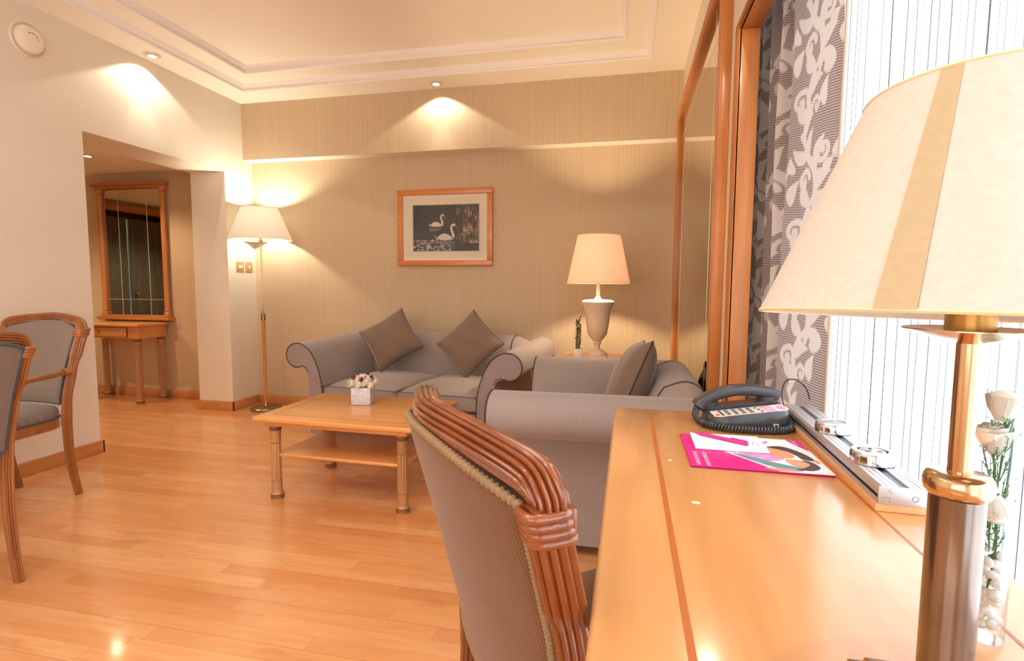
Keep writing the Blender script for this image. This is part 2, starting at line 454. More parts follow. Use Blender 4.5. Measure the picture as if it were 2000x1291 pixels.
# cornice fillets of the tray (profiled bead)
b = new()
for T, z in ((T1, ZC), (T2, Z1)):
    r = .011
    for p, q in (((T[0], T[2]), (T[1], T[2])), ((T[1], T[2]), (T[1], T[3])), ((T[1], T[3]), (T[0], T[3])), ((T[0], T[3]), (T[0], T[2]))):
        tube(b, [(p[0], p[1], z+.004), (q[0], q[1], z+.004)], r, 8)
struct('trim_2', b, MOULD, smooth=40)
# foyer
b = new(); box(b, -6.7, XL-.34, 2.2, YB, 2.215, 2.30); struct('ceiling', b, CEIL)
b = new(); box(b, -6.7, -6.6, 2.1, YB+.1, 2.16, 2.4); box(b, -6.6, -6.52, 3.55, YB, 0, 2.2); struct('wall_hall', b, PAINT)
b = new(); box(b, -6.7, XL-.35, 2.0, 2.2, 0, 2.4); struct('wall_hall', b, PAINT)
b = new()
for y0, y1 in ((2.2, 2.83), (2.85, 3.55)):
    box(b, -6.62, -6.56, y0+.005, y1-.005, 0, 2.0, .004)
dh = struct('door_1', b, HALLDOOR, smooth=30)
b = new(); box(b, -6.64, -6.50, 2.2, 3.62, 2.08, 2.165, .006); box(b, -6.64, -6.50, 3.55, 3.62, 0, 2.08, .006); struct('trim_3', b, CHERRY_Y, smooth=30)
b = new(); box(b, -6.63, -6.6, 2.2, 3.56, 2.0, 2.08, 0); struct('door_gap_shade', b, BLACKR)  # black strip: the shade of the gap above the doors, painted
b = new(); ellipsoid(b, (-6.53, 2.77, 1.0), (.02, .02, .02)); tube(b, [(-6.56, 2.77, 1), (-6.53, 2.77, 1)], .008); obj('door_handle', b, BRASS, dh)

# baseboards
def base(name, x0, x1, y0, y1, mat):
    b = new(); box(b, x0, x1, y0, y1, 0, .085, .004); struct(name, b, mat, smooth=30)
t_ = .016
base('baseboard_back', XL, XR, YB-t_, YB, BASE_X); base('baseboard_back', -6.52, XL-.35, YB-t_, YB, BASE_X)
b = new(); box(b, XL, XL+t_, YF, 2.825+t_, 0, .085, .004); box(b, XL-.35, XL+t_, 2.825, 2.825+t_, 0, .085, .004); struct('baseboard_left', b, BASE_Y, smooth=30)
b = new(); box(b, XL, XL+t_, 4.055-t_, YB-t_, 0, .085, .004); box(b, XL-.35-t_, XL+t_, 4.055-t_, 4.055, 0, .085, .004); struct('baseboard_left', b, BASE_Y, smooth=30)
base('baseboard_right', XR-t_, XR, 2.26, YB-t_, BASE_Y)

# window casing (curtain niche surround)
b = new()
box(b, .359, .427, 2.06, 2.081, 0, 2.028, .0015); box(b, .3592, .3675, 2.06, 2.143, 0, 2.07, .002)
for yy in (2.074, 2.094, 2.132): tube(b, [(.3592, yy, 0), (.3592, yy, 2.05)], .0028, 6)
struct('trim_5', b, CHERRY_Z, smooth=30)
b = new()
box(b, .359, .427, -1.9, 2.08, 2.028, 2.05, .0015); box(b, .3590, .3675, -1.9, 2.143, 2.028, 2.072, .002)
for zz in (2.036, 2.047, 2.064): tube(b, [(.3590, -1.9, zz), (.3590, 2.13, zz)], .0022, 6)
struct('trim_6', b, CHERRY_Y, smooth=30)
base('baseboard_right', XR-.012, XR, 2.144, 2.25, BASE_Y)

# ---------------------------------------------------------------- wall mirror on the right wall
t = thing('wall_mirror', 'tall wood-framed mirror fixed to the right wall behind the armchair', 'mirror', (XR, 3.33, 0))
Ym0, Ym1, Zm0, Zm1 = -1.075, .945, .32, 2.425
b = new(); box(b, -.012, -.002, Ym0+.05, Ym1-.02, Zm0+.02, Zm1-.02); obj('mirror_pane', b, MIRROR, t, 0)
def fr_y(b, y0, y1, z0, z1):
    box(b, -.032, -.001, y0, y1, z0, z1, .003)
    h = (z1-z0)
    for k in (.18, .5, .82): tube(b, [(-.033, y0+.01, z0+h*k), (-.033, y1-.01, z0+h*k)], h*.13, 8)
b = new(); fr_y(b, Ym0, Ym1, Zm1-.065, Zm1); obj('frame_rail', b, CHERRY_Y, t)
b = new(); fr_y(b, Ym0, Ym1, Zm0, Zm0+.065); obj('frame_rail', b, CHERRY_Y, t)
for y0, w in ((Ym1-.075, .072), (Ym0, .088)):
    b = new(); box(b, -.034, -.0005, y0, y0+w, Zm0, Zm1, .003)
    for k in (.15, .5, .85): tube(b, [(-.034, y0+w*k, Zm0+.01), (-.034, y0+w*k, Zm1-.01)], w*.075, 8)
    obj('frame_stile', b, CHERRY_Z, t)
b = new()
box(b, -.0128, -.0118, Ym0+.12, Ym1-.08, Zm1-.22, Zm1-.216)
for yy in (Ym0+.35, Ym1-.32): box(b, -.0128, -.0118, yy, yy+.004, Zm0+.07, Zm1-.07)
obj('bevel_line', b, MLINE, t, 0)

# ---------------------------------------------------------------- picture on the back wall
def ell(cx, cy, rx, ry, n=20, rot=0):
    return [(cx+rx*math.cos(a)*math.cos(rot)-ry*math.sin(a)*math.sin(rot), cy+rx*math.cos(a)*math.sin(rot)+ry*math.sin(a)*math.cos(rot)) for a in [2*PI*i/n for i in range(n)]]
t = thing('framed_picture', 'wood-framed photograph of two white swans hanging above the sofa', 'picture', (-1.558, YB, 1.301))
w, h, fw = .856, .652, .047
b = new()
for x0, x1, z0, z1 in ((-w/2, w/2, h-fw, h), (-w/2, w/2, 0, fw), (-w/2, -w/2+fw, fw, h-fw), (w/2-fw, w/2, fw, h-fw)):
    box(b, x0, x1, -.030, -.001, z0, z1, .005, 3)
obj('frame', b, wood('picture_frame_wood', '#B5692B', '#C87A38', '#D68C4A', 'x', .3, .4), t)
b = new(); box(b, -w/2+.03, w/2-.03, -.014, -.004, .03, h-.03); obj('mat_board', b, plain('mat_board', '#EADFC9', .6, var=.01), t, 0)
px0, px1, pz0, pz1 = -.284, .307, .128, .518
b = new(); box(b, px0-.008, px1+.008, -.0155, -.0138, pz0-.008, pz1+.008); obj('mat_bevel', b, plain('mat_bevel', '#C9B48E', .5), t, 0)
def artwork():
    m = NT('water_photo_print'); o = m.coord()
    sep = m.n('ShaderNodeSeparateXYZ'); m.l(o, sep.inputs[0])
    n1 = m.noise(m.mapped(o, (9, 1, 30)), 1.6, 4, .6)
    water = m.ramp(n1, [(.35, lin('#100C0A')), (.6, lin('#1E1713')), (.8, lin('#33291F'))])
    n2 = m.noise(m.mapped(o, (16, 1, 60)), 1.5, 4, .7)
    rip = m.ramp(n2, [(.50, (0, 0, 0, 1)), (.58, (1, 1, 1, 1))])
    low = m.math('LESS_THAN', sep.outputs[2], .225); rgt = m.math('LESS_THAN', sep.outputs[0], .06)
    c = m.mix(m.math('MULTIPLY', m.math('MULTIPLY', rip, low), m.math('MULTIPLY', rgt, .95)), water, lin('#D8CABB'))
    n3 = m.math('ADD', m.math('MULTIPLY', m.noise(m.mapped(o, (75, 1, 14), rot=(0, .35, 0)), 1.3, 5, .8), .6), m.math('MULTIPLY', m.noise(m.mapped(o, (12, 1, 9)), 1.0, 3, .6), .4))
    fol = m.ramp(n3, [(.47, lin('#14100D')), (.53, lin('#6B5040')), (.60, lin('#E0B890'))])
    edge = m.math('GREATER_THAN', m.math('ADD', sep.outputs[0], m.math('MULTIPLY', m.noise(o, 11, 4), .30)), .285)
    hi = m.math('GREATER_THAN', sep.outputs[2], .19)
    c = m.mix(m.math('MULTIPLY', edge, hi), c, fol)
    m.l(c, m.p.inputs['Base Color']); m.set(Roughness=.25)
    return m.m
def swan(b, cx, cz, s, mi, y):
    def pr(poly): prism(b, [(cx+u*s, cz+v*s) for u, v in poly], 'y', y, y+.0012, mi=mi)
    pr([(-.62, .02), (-.52, .16), (-.30, .30), (-.02, .34), (.22, .26), (.46, .12), (.60, .05), (.64, -.02), (.50, -.10), (.1, -.14), (-.3, -.12), (-.52, -.06)])
    pr([(-.60, .0), (-.84, .20), (-.80, .10), (-.70, .0), (-.66, -.2)])
    # neck and head
    c = smooth_path([(.50, 0, .02), (.60, 0, .20), (.50, 0, .50), (.44, 0, .72), (.50, 0, .92), (.64, 0, .96), (.74, 0, .90)], 5)
    wd = [.13, .10, .075, .065, .07, .085, .07]
    L, R = [], []
    for i, p in enumerate(c):
        q = c[min(i+1, len(c)-1)]-c[max(i-1, 0)]; q.normalize(); k = i/(len(c)-1)*6; a = int(min(k, 5)); ww = wd[a]+(wd[a+1]-wd[a])*(k-a)
        L.append((p.x-q.z*ww, p.z+q.x*ww)); R.append((p.x+q.z*ww, p.z-q.x*ww))
    for i in range(len(L)-1):
        pr([L[i], L[i+1], R[i+1], R[i]])
    return b
b = new(); box(b, px0, px1, -.0165, -.0155, pz0, pz1, mi=0)
swan(b, -.070, .345, .090, 1, -.0180); swan(b, .010, .235, .118, 1, -.0180)
prism(b, [(-.022, .428), (.004, .392), (.014, .396), (.001, .425)], 'y', -.0185, -.0170, mi=2)
prism(b, [(.092, .338), (.118, .316), (.105, .335)], 'y', -.0185, -.0170, mi=2)
for pts in ([(-.14, .325), (-.02, .318), (-.05, .300), (-.13, .295)], [(-.04, .213), (.09, .208), (.03, .178), (-.01, .180)], [(.078, .21), (.092, .21), (.088, .165), (.080, .14), (.074, .17)]):
    prism(b, pts, 'y', -.0172, -.0166, mi=3)
obj('photo_print', b, [artwork(), plain('swan_white', '#DCD2C2', .4, var=.08, scale=60), plain('swan_beak', '#7A4A38', .5), plain('swan_reflection', '#6F675F', .4, var=.3, scale=60)], t, 0)
b = new(); box(b, px0-.1, px1+.06, -.0196, -.0190, pz0-.06, pz1+.06); obj('picture_glass', b, glass('picture_glass'), t, 0)

# ---------------------------------------------------------------- small wall and ceiling fittings
def switch(label, y, n):
    t = thing('light_switch', label, 'light switch', (XL, y, 1.290), 0, 'brass light switches on the left wall')
    b = new(); box(b, 0, .006, -.046, .046, -.046, .046, .002); obj('switch_plate', b, plain('satin_brass', '#D2B284', .38, .55), t)
    for k in range(n):
        yy = (k-(n-1)/2)*.026
        b = new(); box(b, .006, .013, yy-.010, yy+.010, -.014, .014, .002); obj('rocker', b, CERAM, t)
    b = new()
    for s in (-1, 1): lathe(b, [(.003, 0), (.002, .001)], 10)
    b.free()
switch('square brass double light switch nearer the opening on left wall', 4.200, 2)
switch('square brass single light switch nearer the back corner on left wall', 4.314, 1)

t = thing('smoke_detector', 'round white smoke detector mounted high on the left wall', 'smoke detector', (XL, 2.531, 2.535)); t.rotation_euler = (0, PI/2, 0)
b = new(); lathe(b, [(0, 0), (.092, 0), (.095, .006), (.092, .012), (.080, .016), (.076, .018)], 64)
obj('base_ring', b, WHITEP, t)
b = new(); lathe(b, [(.074, .016), (.073, .032), (.065, .038), (.04, .042), (0, .043)], 48); obj('sensor_cover', b, WHITEP, t)
b = new()
for k in range(60):
    a = 2*PI*k/60; box(b, 0, .0001, 0, .0001, 0, .0001) if False else None
    c, s = math.cos(a), math.sin(a)
    v = [b.verts.new((c*r-s*w_, s*r+c*w_, z)) for r, w_, z in ((.0775, -.0016, .0185), (.0915, -.0016, .0135), (.0915, .0016, .0135), (.0775, .0016, .0185))]
    b.faces.new(v)
obj('vent_slot', b, plain('slot_shadow_brown', '#9B7B58', .8), t, 0)
b = new()
for a0, a1 in ((.1, .55), (.75, 1.3), (1.5, 1.8), (-.3, -.1)):
    sweep(b, [(.034*math.cos(PI-.6+a0+(a1-a0)*k/8-.6), .034*math.sin(PI-.6+a0+(a1-a0)*k/8-.6), .0418) for k in range(9)], circ(.002, 6))
obj('sensor_slot', b, BLACKR, t)

LAMPDISC = emit('downlight_glow', (1, .86, .66, 1), 14)
def downlight(label, x, y, z, grp='recessed ceiling spotlights'):
    t = thing('ceiling_spotlight', label, 'ceiling light', (x, y, z), 0, grp)
    b = new(); lathe(b, [(.028, -.012), (.030, -.002), (.052, -.006), (.056, -.001), (.056, .0)], 40, cap=False); obj('trim_ring', b, plain('spot_ring', '#E8D9C0', .3, .3), t)
    b = new(); lathe(b, [(0, -.0035), (.028, -.0035), (.030, -.0005), (0, -.0005)], 32, cap=False); obj('bulb', b, LAMPDISC, t)
downlight('recessed ceiling spotlight above the swan picture', DL[0][0], DL[0][1], ZC)
downlight('recessed ceiling spotlight by the left wall above the wall opening', DL[1][0], DL[1][1], ZC)
downlight('recessed ceiling spotlight inside the foyer', -4.5, 3.73, 2.215)
b = new()

# ---------------------------------------------------------------- floor lamp
t = thing('floor_lamp', 'slim brass and wood floor lamp with white shade in the back corner', 'floor lamp', (-3.190, 4.165, 0))
b = new(); lathe(b, [(0, 0), (.128, 0), (.130, .006), (.130, .022), (.124, .027), (.03, .032), (0, .032)], 48); obj('base', b, NICKEL, t)
b = new(); lathe(b, [(.0, .03), (.014, .03), (.018, .04), (.012, .055), (.014, .07), (.011, .08), (0, .08)], 20); obj('base_collar', b, BRASS, t)
b = new(); lathe(b, [(.010, .08), (.0135, .3), (.0165, .80), (.0165, .815), (0, .815)], 20); obj('wooden_pole', b, wood('lamp_pole_wood', '#B8763E', '#CB8950', '#D89A62', 'z', .35), t)
b = new(); lathe(b, [(.0195, .812), (.0195, .87), (.012, .872), (.006, .9), (0, .9)], 20); obj('pole_collar', b, NICKEL, t)
b = new(); lathe(b, [(.0055, .89), (.0055, 1.50), (.016, 1.502), (.018, 1.515), (.010, 1.53), (.008, 1.60), (0, 1.60)], 14); obj('brass_stem', b, BRASS, t)
b = new(); lathe(b, [(.262, 1.525), (.150, 1.80), (.147, 1.80), (.259, 1.525)], 64, cap=False)
sh = obj('lamp_shade', b, SHADE_W, t)
rimm = plain('shade_rim', '#F2E4C8', .7)
for z, r in ((1.525, .2605), (1.80, .1485)):
    b = new(); tube(b, [(r*math.cos(2*PI*k/48), r*math.sin(2*PI*k/48), z) for k in range(48)], .0028, 6, closed=True); obj('shade_rim', b, rimm, sh)
b = new(); ellipsoid(b, (0, 0, 1.65), (.03, .03, .045)); obj('bulb', b, emit('bulb_glow', (1, .85, .62, 1), 8), t)
light('floor_lamp_light', 'POINT', (-3.190, 4.165, 1.72), 30, (1, .90, .72), .03)
b = new(); tube(b, smooth_path([(-2.35, 4.37, .40), (-2.36, 4.37, .30), (-2.345, 4.375, .2), (-2.31, 4.37, .12), (-2.35, 4.37, .03), (-2.5, 4.36, .008), (-2.9, 4.34, .008), (-3.1, 4.25, .008)], 8), .004, 8)
adopt(obj('power_cord', b, BLACKC), t)

# ---------------------------------------------------------------- console table and its mirror in the foyer
t = thing('console_table', 'narrow wooden console table with drawer standing below the foyer mirror', 'table', (-4.83, YB-.015, 0))
b = new(); box(b, -.41, .43, -.375, -.0, .735, .760, .007, 3); obj('table_top', b, TABLEW, t)
b = new(); box(b, -.37, .385, -.325, -.02, .62, .735, .003); obj('apron', b, TABLEW, t)
b = new(); box(b, -.26, .26, -.333, -.32, .632, .722, .003); dr = obj('drawer', b, TABLEW, t)
b = new()
for z0, z1, x0, x1 in ((.632, .635, -.262, .262), (.719, .722, -.262, .262), (.632, .722, -.264, -.261), (.632, .722, .261, .264)): box(b, x0, x1, -.3345, -.32, z0, z1)
obj('drawer_bead', b, DKGROOVE, dr, 0)
b = new(); ellipsoid(b, (-.06, -.35, .677), (.010, .010, .008)); tube(b, [(-.06, -.333, .677), (-.06, -.35, .677)], .004); tube(b, [(-.075, -.338, .677), (-.045, -.338, .677)], .004); obj('drawer_knob', b, BRASS, dr)
def column_bm(H, R=.030):
    b = new(); r = R
    prof = [(r*1.22, 0), (r*1.25, .008), (r*1.12, .014), (r*1.22, .02), (r*1.22, .028), (r*1.05, .036), (r, .05), (r*1.0, .10), (r*.93, .102), (r*.98, .106), (r*.95, H-.10), (r*.88, H-.097), (r*.95, H-.093), (r*.97, H-.04), (r*1.05, H-.03), (r*1.12, H-.02), (r*1.0, H-.012), (r*1.15, H-.004), (r*1.15, H)]
    lathe(b, prof, 72, lobes=9, lobeamp=.20, lobez=(.104, H-.099))
    for f in b.faces:
        zc = sum(v.co.z for v in f.verts)/len(f.verts)
        if min(abs(zc-q) for q in (.011, .024, .101, H-.0985, H-.016, H-.026)) < .0028 and abs(f.normal.z) < .99: f.material_index = 1
    return b
for x, y in ((.345, -.30), (-.33, -.30), (.345, -.045), (-.33, -.045)):
    b = column_bm(.622, .029); bmesh.ops.translate(b, verts=b.verts, vec=(x, y, 0)); obj('leg', b, [TABLEZ, LEGRING], t, 30)
t = thing('framed_mirror', 'wooden pillar-framed mirror hanging above the foyer console table', 'mirror', (-4.786, YB-.004, .775))
b = new(); box(b, -.36, .36, -.02, -.008, .04, 1.31); obj('mirror_pane', b, MIRROR, t, 0)
b = new()
for x in (-.17, .17): box(b, x-.0025, x+.0025, -.0206, -.0198, .04, 1.31)
box(b, -.35, .35, -.0206, -.0198, .20, .205); box(b, -.35, .35, -.0206, -.0198, 1.29, 1.295)
obj('bevel_line', b, MLINE, t, 0)
for s in (-1, 1):
    b = new(); lathe(b, [(.034, .03), (.034, .07), (.026, .08), (.030, .10), (.026, .11), (.026, 1.22), (.031, 1.23), (.026, 1.25), (.034, 1.27), (.034, 1.31)], 40, (s*.372, -.03, 0), lobes=8, lobeamp=.1, lobez=(.105, 1.225)); obj('frame_pillar', b, CHERRY_Z, t, 30)
b = new(); box(b, -.43, .43, -.085, 0, 1.31, 1.335, .006); box(b, -.405, .405, -.065, 0, 1.285, 1.312, .004); obj('cornice', b, CHERRY_X, t)
b = new(); box(b, -.43, .43, -.085, 0, 0, .028, .006); box(b, -.405, .405, -.065, 0, .026, .048, .004); obj('sill', b, CHERRY_X, t)

# ---------------------------------------------------------------- coffee table
t = thing('coffee_table', 'light wood coffee table with lower shelf in front of the sofa', 'table', (-1.43, 2.655, 0), math.radians(-1.5))
b = new(); box(b, -.445, .445, -.325, .325, .425, .452, .009, 4)
obj('table_top', b, TABLEW, t)
b = new()
for x0, x1, y0, y1 in ((-.37, .37, -.252, -.249), (-.37, .37, .249, .252), (-.371, -.368, -.252, .252), (.368, .371, -.252, .252)): box(b, x0, x1, y0, y1, .4515, .4526)
obj('inlay_line', b, INLAY, t, 0)
b = new(); box(b, -.40, .40, -.285, .285, .398, .426, .004)
obj('apron', b, TABLEW, t)
b = new(); box(b, -.365, .365, -.255, .255, .228, .246, .006, 3); obj('shelf', b, TABLEW, t)
for x in (-.362, .362):
    for y in (-.250, .250):
        b = column_bm(.40, .0275); bmesh.ops.translate(b, verts=b.verts, vec=(x, y, 0)); obj('leg', b, [TABLEZ, LEGRING], t, 30)

# flower box
t = thing('flower_box', 'silver glitter cube vase of white and red flowers on coffee table', 'flower arrangement', (-1.478, 2.765, .4530), math.radians(12))
gl = NT('silver_glitter'); vo = gl.n('ShaderNodeTexVoronoi'); vo.inputs['Scale'].default_value = 420; gl.l(gl.coord(), vo.inputs['Vector'])
gl.l(gl.ramp(vo.outputs['Color'], [(.2, lin('#A3A3AD')), (.8, lin('#EDEBF2'))]), gl.p.inputs['Base Color']); gl.set(Roughness=.35, Metallic=.25); gl.bump(vo.outputs['Distance'], .5, .002)
b = new(); box(b, -.055, .055, -.055, .055, 0, .098, .003); obj('cube_vase', b, gl.m, t)
PETAL = plain('white_petal', '#F4EFE2', .6, var=.04, scale=60, Subsurface_Weight=.0); RED = plain('dark_red_petal', '#8E1223', .6, var=.25, scale=90); GREEN = plain('leaf_green', '#4F6B35', .6, var=.2)
def mum(b, c, r, d, mi=0, n=95):
    d = Vector(d).normalized()
    for k in range(n):
        ph = k*2.39996; cz = 1-1.25*(k+.5)/n; sr = math.sqrt(max(0, 1-cz*cz))
        v = Vector((sr*math.cos(ph), sr*math.sin(ph), cz)); q = Vector((0, 0, 1)).rotation_difference(d); v = q@v
        s = v.cross(Vector((.3, .5, .8))).normalized(); L = r*random.uniform(.85, 1.1); w_ = r*.10
        p0 = Vector(c)+v*r*.25; p1 = Vector(c)+v*L*.7; p2 = Vector(c)+v*L+Vector((0, 0, r*.06)); nn = v.cross(s)
        a = [b.verts.new(p) for p in (p0-s*w_*.5, p0+s*w_*.5, p1+s*w_, p2, p1-s*w_)]
        f = b.faces.new(a); f.material_index = mi
    ellipsoid(b, c, (r*.42,)*3, 10, 6, mi)
heads = []
for k in range(19):
    a = k*2.4; rr = .076*math.sqrt((k+.3)/19); heads.append((rr*math.cos(a), rr*math.sin(a)*.95, .103+.042*(1-(rr/.078)**2)))
for i, (x, y, z) in enumerate(heads):
    b = new(); mum(b, (x, y, z), .029, (x*5, y*5, .35)); obj('white_flower', b, PETAL, t, 0)
for (x, y, z) in ((-.044, -.030, .150), (.006, -.052, .143), (.050, -.014, .149), (.018, .020, .163)):
    b = new(); mum(b, (x, y, z), .021, (x*4, y*4-.2, .8), n=40); obj('red_flower', b, RED, t, 0)
for k in range(10):
    b = new(); a = random.uniform(0, 6.28); r = random.uniform(.03, .075); z = .115+.05*(1-r/.08)
    p = Vector((r*math.cos(a), r*math.sin(a), z)); d = Vector((math.cos(a)*.5, math.sin(a)*.5, .9)).normalized()*.035; s = Vector((-math.sin(a), math.cos(a), 0))*.004
    b.faces.new([b.verts.new(q) for q in (p, p+d*.5+s, p+d, p+d*.5-s)])
    obj('leaf_sprig', b, GREEN, t, 0)

# ---------------------------------------------------------------- sofas
def pipe(b, pts, r=.0035): tube(b, pts, r, 6)
def arm_profile(inner=True):
    pts = [(.0, .05), (.0, .46), (-.002, .50), (-.018, .53)]
    cx, cz, r = -.105, .618, .088
    a0 = math.radians(-52)
    seq = [a0-math.radians(k*14) for k in range(1, 12)]
    n = 15
    for k in range(n+1):
        a = math.radians(-55)-math.radians(205)*k/n
        pts.append((cx+r*math.cos(a), cz+r*math.sin(a)))
    pts += [(-.075, .7085), (-.03, .690), (.02, .650), (.062, .585), (.092, .50), (.110, .42), (.118, .33), (.12, .20), (.12, .05)]
    return pts
AP = arm_profile()
WELT = plain('cushion_welt', '#6A594F', .8)
def back_profile(D):
    # (y,z) cross-section of the backrest, front towards -y
    pts = [(D-.04, .05), (D-.04, .52), (D-.035, .56)]
    cy, cz, r = D-.085, .655, .088
    n = 12
    for k in range(n+1):
        a = math.radians(-50)+math.radians(165)*k/n
        pts.append((cy+r*math.cos(a), cz+r*math.sin(a)))
    pts += [(D-.17, .715), (D-.215, .64), (D-.245, .55), (D-.26, .45), (D-.265, .30), (D-.265, .05)]
    return pts
def cushion_bm(w, d, h, bul=.03, nx=18, ny=16, pw=5):
    b = new(); V = {}
    def sh(u, v):
        return max(0, (1-abs(u)**pw))**.5*max(0, (1-abs(v)**pw))**.5
    top, bot = [], []
    for j in range(ny+1):
        rt_, rb_ = [], []
        for i in range(nx+1):
            u = -1+2*i/nx; v = -1+2*j/ny
            u_ = math.sin(u*PI/2)*.35+u*.65 if True else u; v_ = math.sin(v*PI/2)*.35+v*.65
            s = sh(u_, v_); x = u_*w/2; y = v_*d/2
            z = h/2*(.45+.55*s)+bul*(1-u_*u_)*(1-v_*v_)
            rt_.append(b.verts.new((x, y, z))); rb_.append(b.verts.new((x, y, -h/2*(.6+.4*s))))
        top.append(rt_); bot.append(rb_)
    for j in range(ny):
        for i in range(nx):
            b.faces.new((top[j][i], top[j][i+1], top[j+1][i+1], top[j+1][i]))
            b.faces.new((bot[j][i], bot[j+1][i], bot[j+1][i+1], bot[j][i+1]))
    for i in range(nx):
        b.faces.new((top[0][i], bot[0][i], bot[0][i+1], top[0][i+1])); b.faces.new((top[ny][i], top[ny][i+1], bot[ny][i+1], bot[ny][i]))
    for j in range(ny):
        b.faces.new((top[j][0], top[j+1][0], bot[j+1][0], bot[j][0])); b.faces.new((top[j][nx], bot[j][nx], bot[j+1][nx], top[j+1][nx]))
    return b
def make_sofa(label, cat, W, D, ncush, loc, rz, rise=.030, back_in=.10):
    """W = width between the outer faces of the arm bases"""
    t = thing('sofa' if ncush > 1 else 'armchair', label, cat, loc, rz)
    H = W/2; iw = W-.24
    b = new(); box(b, -H+.06, H-.06, .035, D-.06, .04, .29, .01); obj('seat_base', b, SOFA, t)
    b = new(); box(b, -H+.118, H-.118, .012, .05, .05, .235, .012, 3); obj('front_panel', b, SOFA, t)
    # backrest
    bp = back_profile(D)
    b = new(); rings = []
    for x in [-H+.02+(2*H-.04)*i/30 for i in range(31)]:   # gently lower at the ends so that the arms run into it
        k = max(0, abs(x)-(H-.20))/.18
        rings.append([b.verts.new((x, y, z-(.05*k*k if z > .5 else 0))) for y, z in bp])
    for a, c in zip(rings, rings[1:]):
        for i in range(len(bp)): b.faces.new((a[i], a[(i+1) % len(bp)], c[(i+1) % len(bp)], c[i]))
    e0 = b.faces.new(rings[0][::-1]); e1 = b.faces.new(rings[-1])
    bmesh.ops.bevel(b, geom=list(e0.edges)+list(e1.edges), offset=.012, segments=3, affect='EDGES', profile=.6)
    bk = obj('backrest', b, SOFA, t, 40)
    for s in (-1, 1):
        b = new(); pipe(b, [(s*(H-.135), y-.001, z+.001-(.0065 if z > .5 else 0)) for y, z in bp[8:-2]], .004); obj('piping', b, PIPE, bk)
    for s in (-1, 1):
        b = new()
        n = 14; rings = []
        Dd = D-back_in
        for j in range(n+1):
            y = Dd*j/n; k = j/n
            bul = 1.0
            ring = []
            for (px, pz) in AP:
                z = pz+rise*k*max(0, (pz-.3)/.4)
                e = 0 if 0 < j < n else .006
                cx, cz = -.0, .5
                x = px*(1)
                if e:   # soften the front edge
                    x += (.0-px)*.0; 
                ring.append(b.verts.new((s*(-(H)+x)*-1 if s > 0 else (-(H)+x), y, z)))
            rings.append(ring)
        m = len(AP)
        for j in range(n):
            for i in range(m-1): b.faces.new((rings[j][i], rings[j][i+1], rings[j+1][i+1], rings[j+1][i]))
            b.faces.new((rings[j][m-1], rings[j][0], rings[j+1][0], rings[j+1][m-1]))
        f0 = b.faces.new(rings[0][::-1]); f1 = b.faces.new(rings[n])
        bmesh.ops.bevel(b, geom=list(f0.edges), offset=.010, segments=3, affect='EDGES', profile=.6)
        am = obj('arm', b, SOFA, t, 50)
        b = new()
        pl = [(-H+x if s < 0 else H-x, .004, z) for x, z in AP]
        def off(p, q):
            return p
        # piping along the scroll outline, slightly proud of the fabric
        cx, cz = -.03, .5
        pipe(b, [Vector(((-H+x) if s < 0 else (H-x), .0015, z)) for x, z in AP[2:]], .0042)
        obj('piping', b, PIPE, am)
    cw = iw/ncush
    for k in range(ncush):
        b = cushion_bm(cw-.004, D-.25, .15, .028)
        bmesh.ops.translate(b, verts=b.verts, vec=(-iw/2+cw*(k+.5), .03+(D-.25)/2-.015, .355))
        c = obj('seat_cushion', b, SOFA, t, 60)
        x0 = -iw/2+cw*k+.006; x1 = x0+cw-.016; y0 = .012; y1 = y0+D-.26
        for zz in (.405, .312):
            b = new(); tube(b, smooth_path([(x0, y1, zz), (x0, y0+.03, zz), (x0+.02, y0+.002, zz), (x1-.02, y0+.002, zz), (x1, y0+.03, zz), (x1, y1, zz)], 4), .0028, 6); obj('piping', b, WELT, c)
    for sx in (-1, 1):
        for y in (.08, D-.12):
            b = new(); box(b, sx*(H-.08)-.03, sx*(H-.08)+.03, y-.03, y+.03, 0, .052, .004); obj('foot', b, DKGROOVE, t)
    return t
sofa = make_sofa('taupe two-seat rolled-arm sofa against the striped back wall', 'sofa', 1.43, .95, 2, (-1.54, 3.325, 0), math.radians(-6.5))
arm_ch = make_sofa('taupe rolled-arm armchair between the desk and the wall mirror', 'armchair', .90, .86, 1, (-.535, 2.60, 0), math.radians(-90), .004, .05)

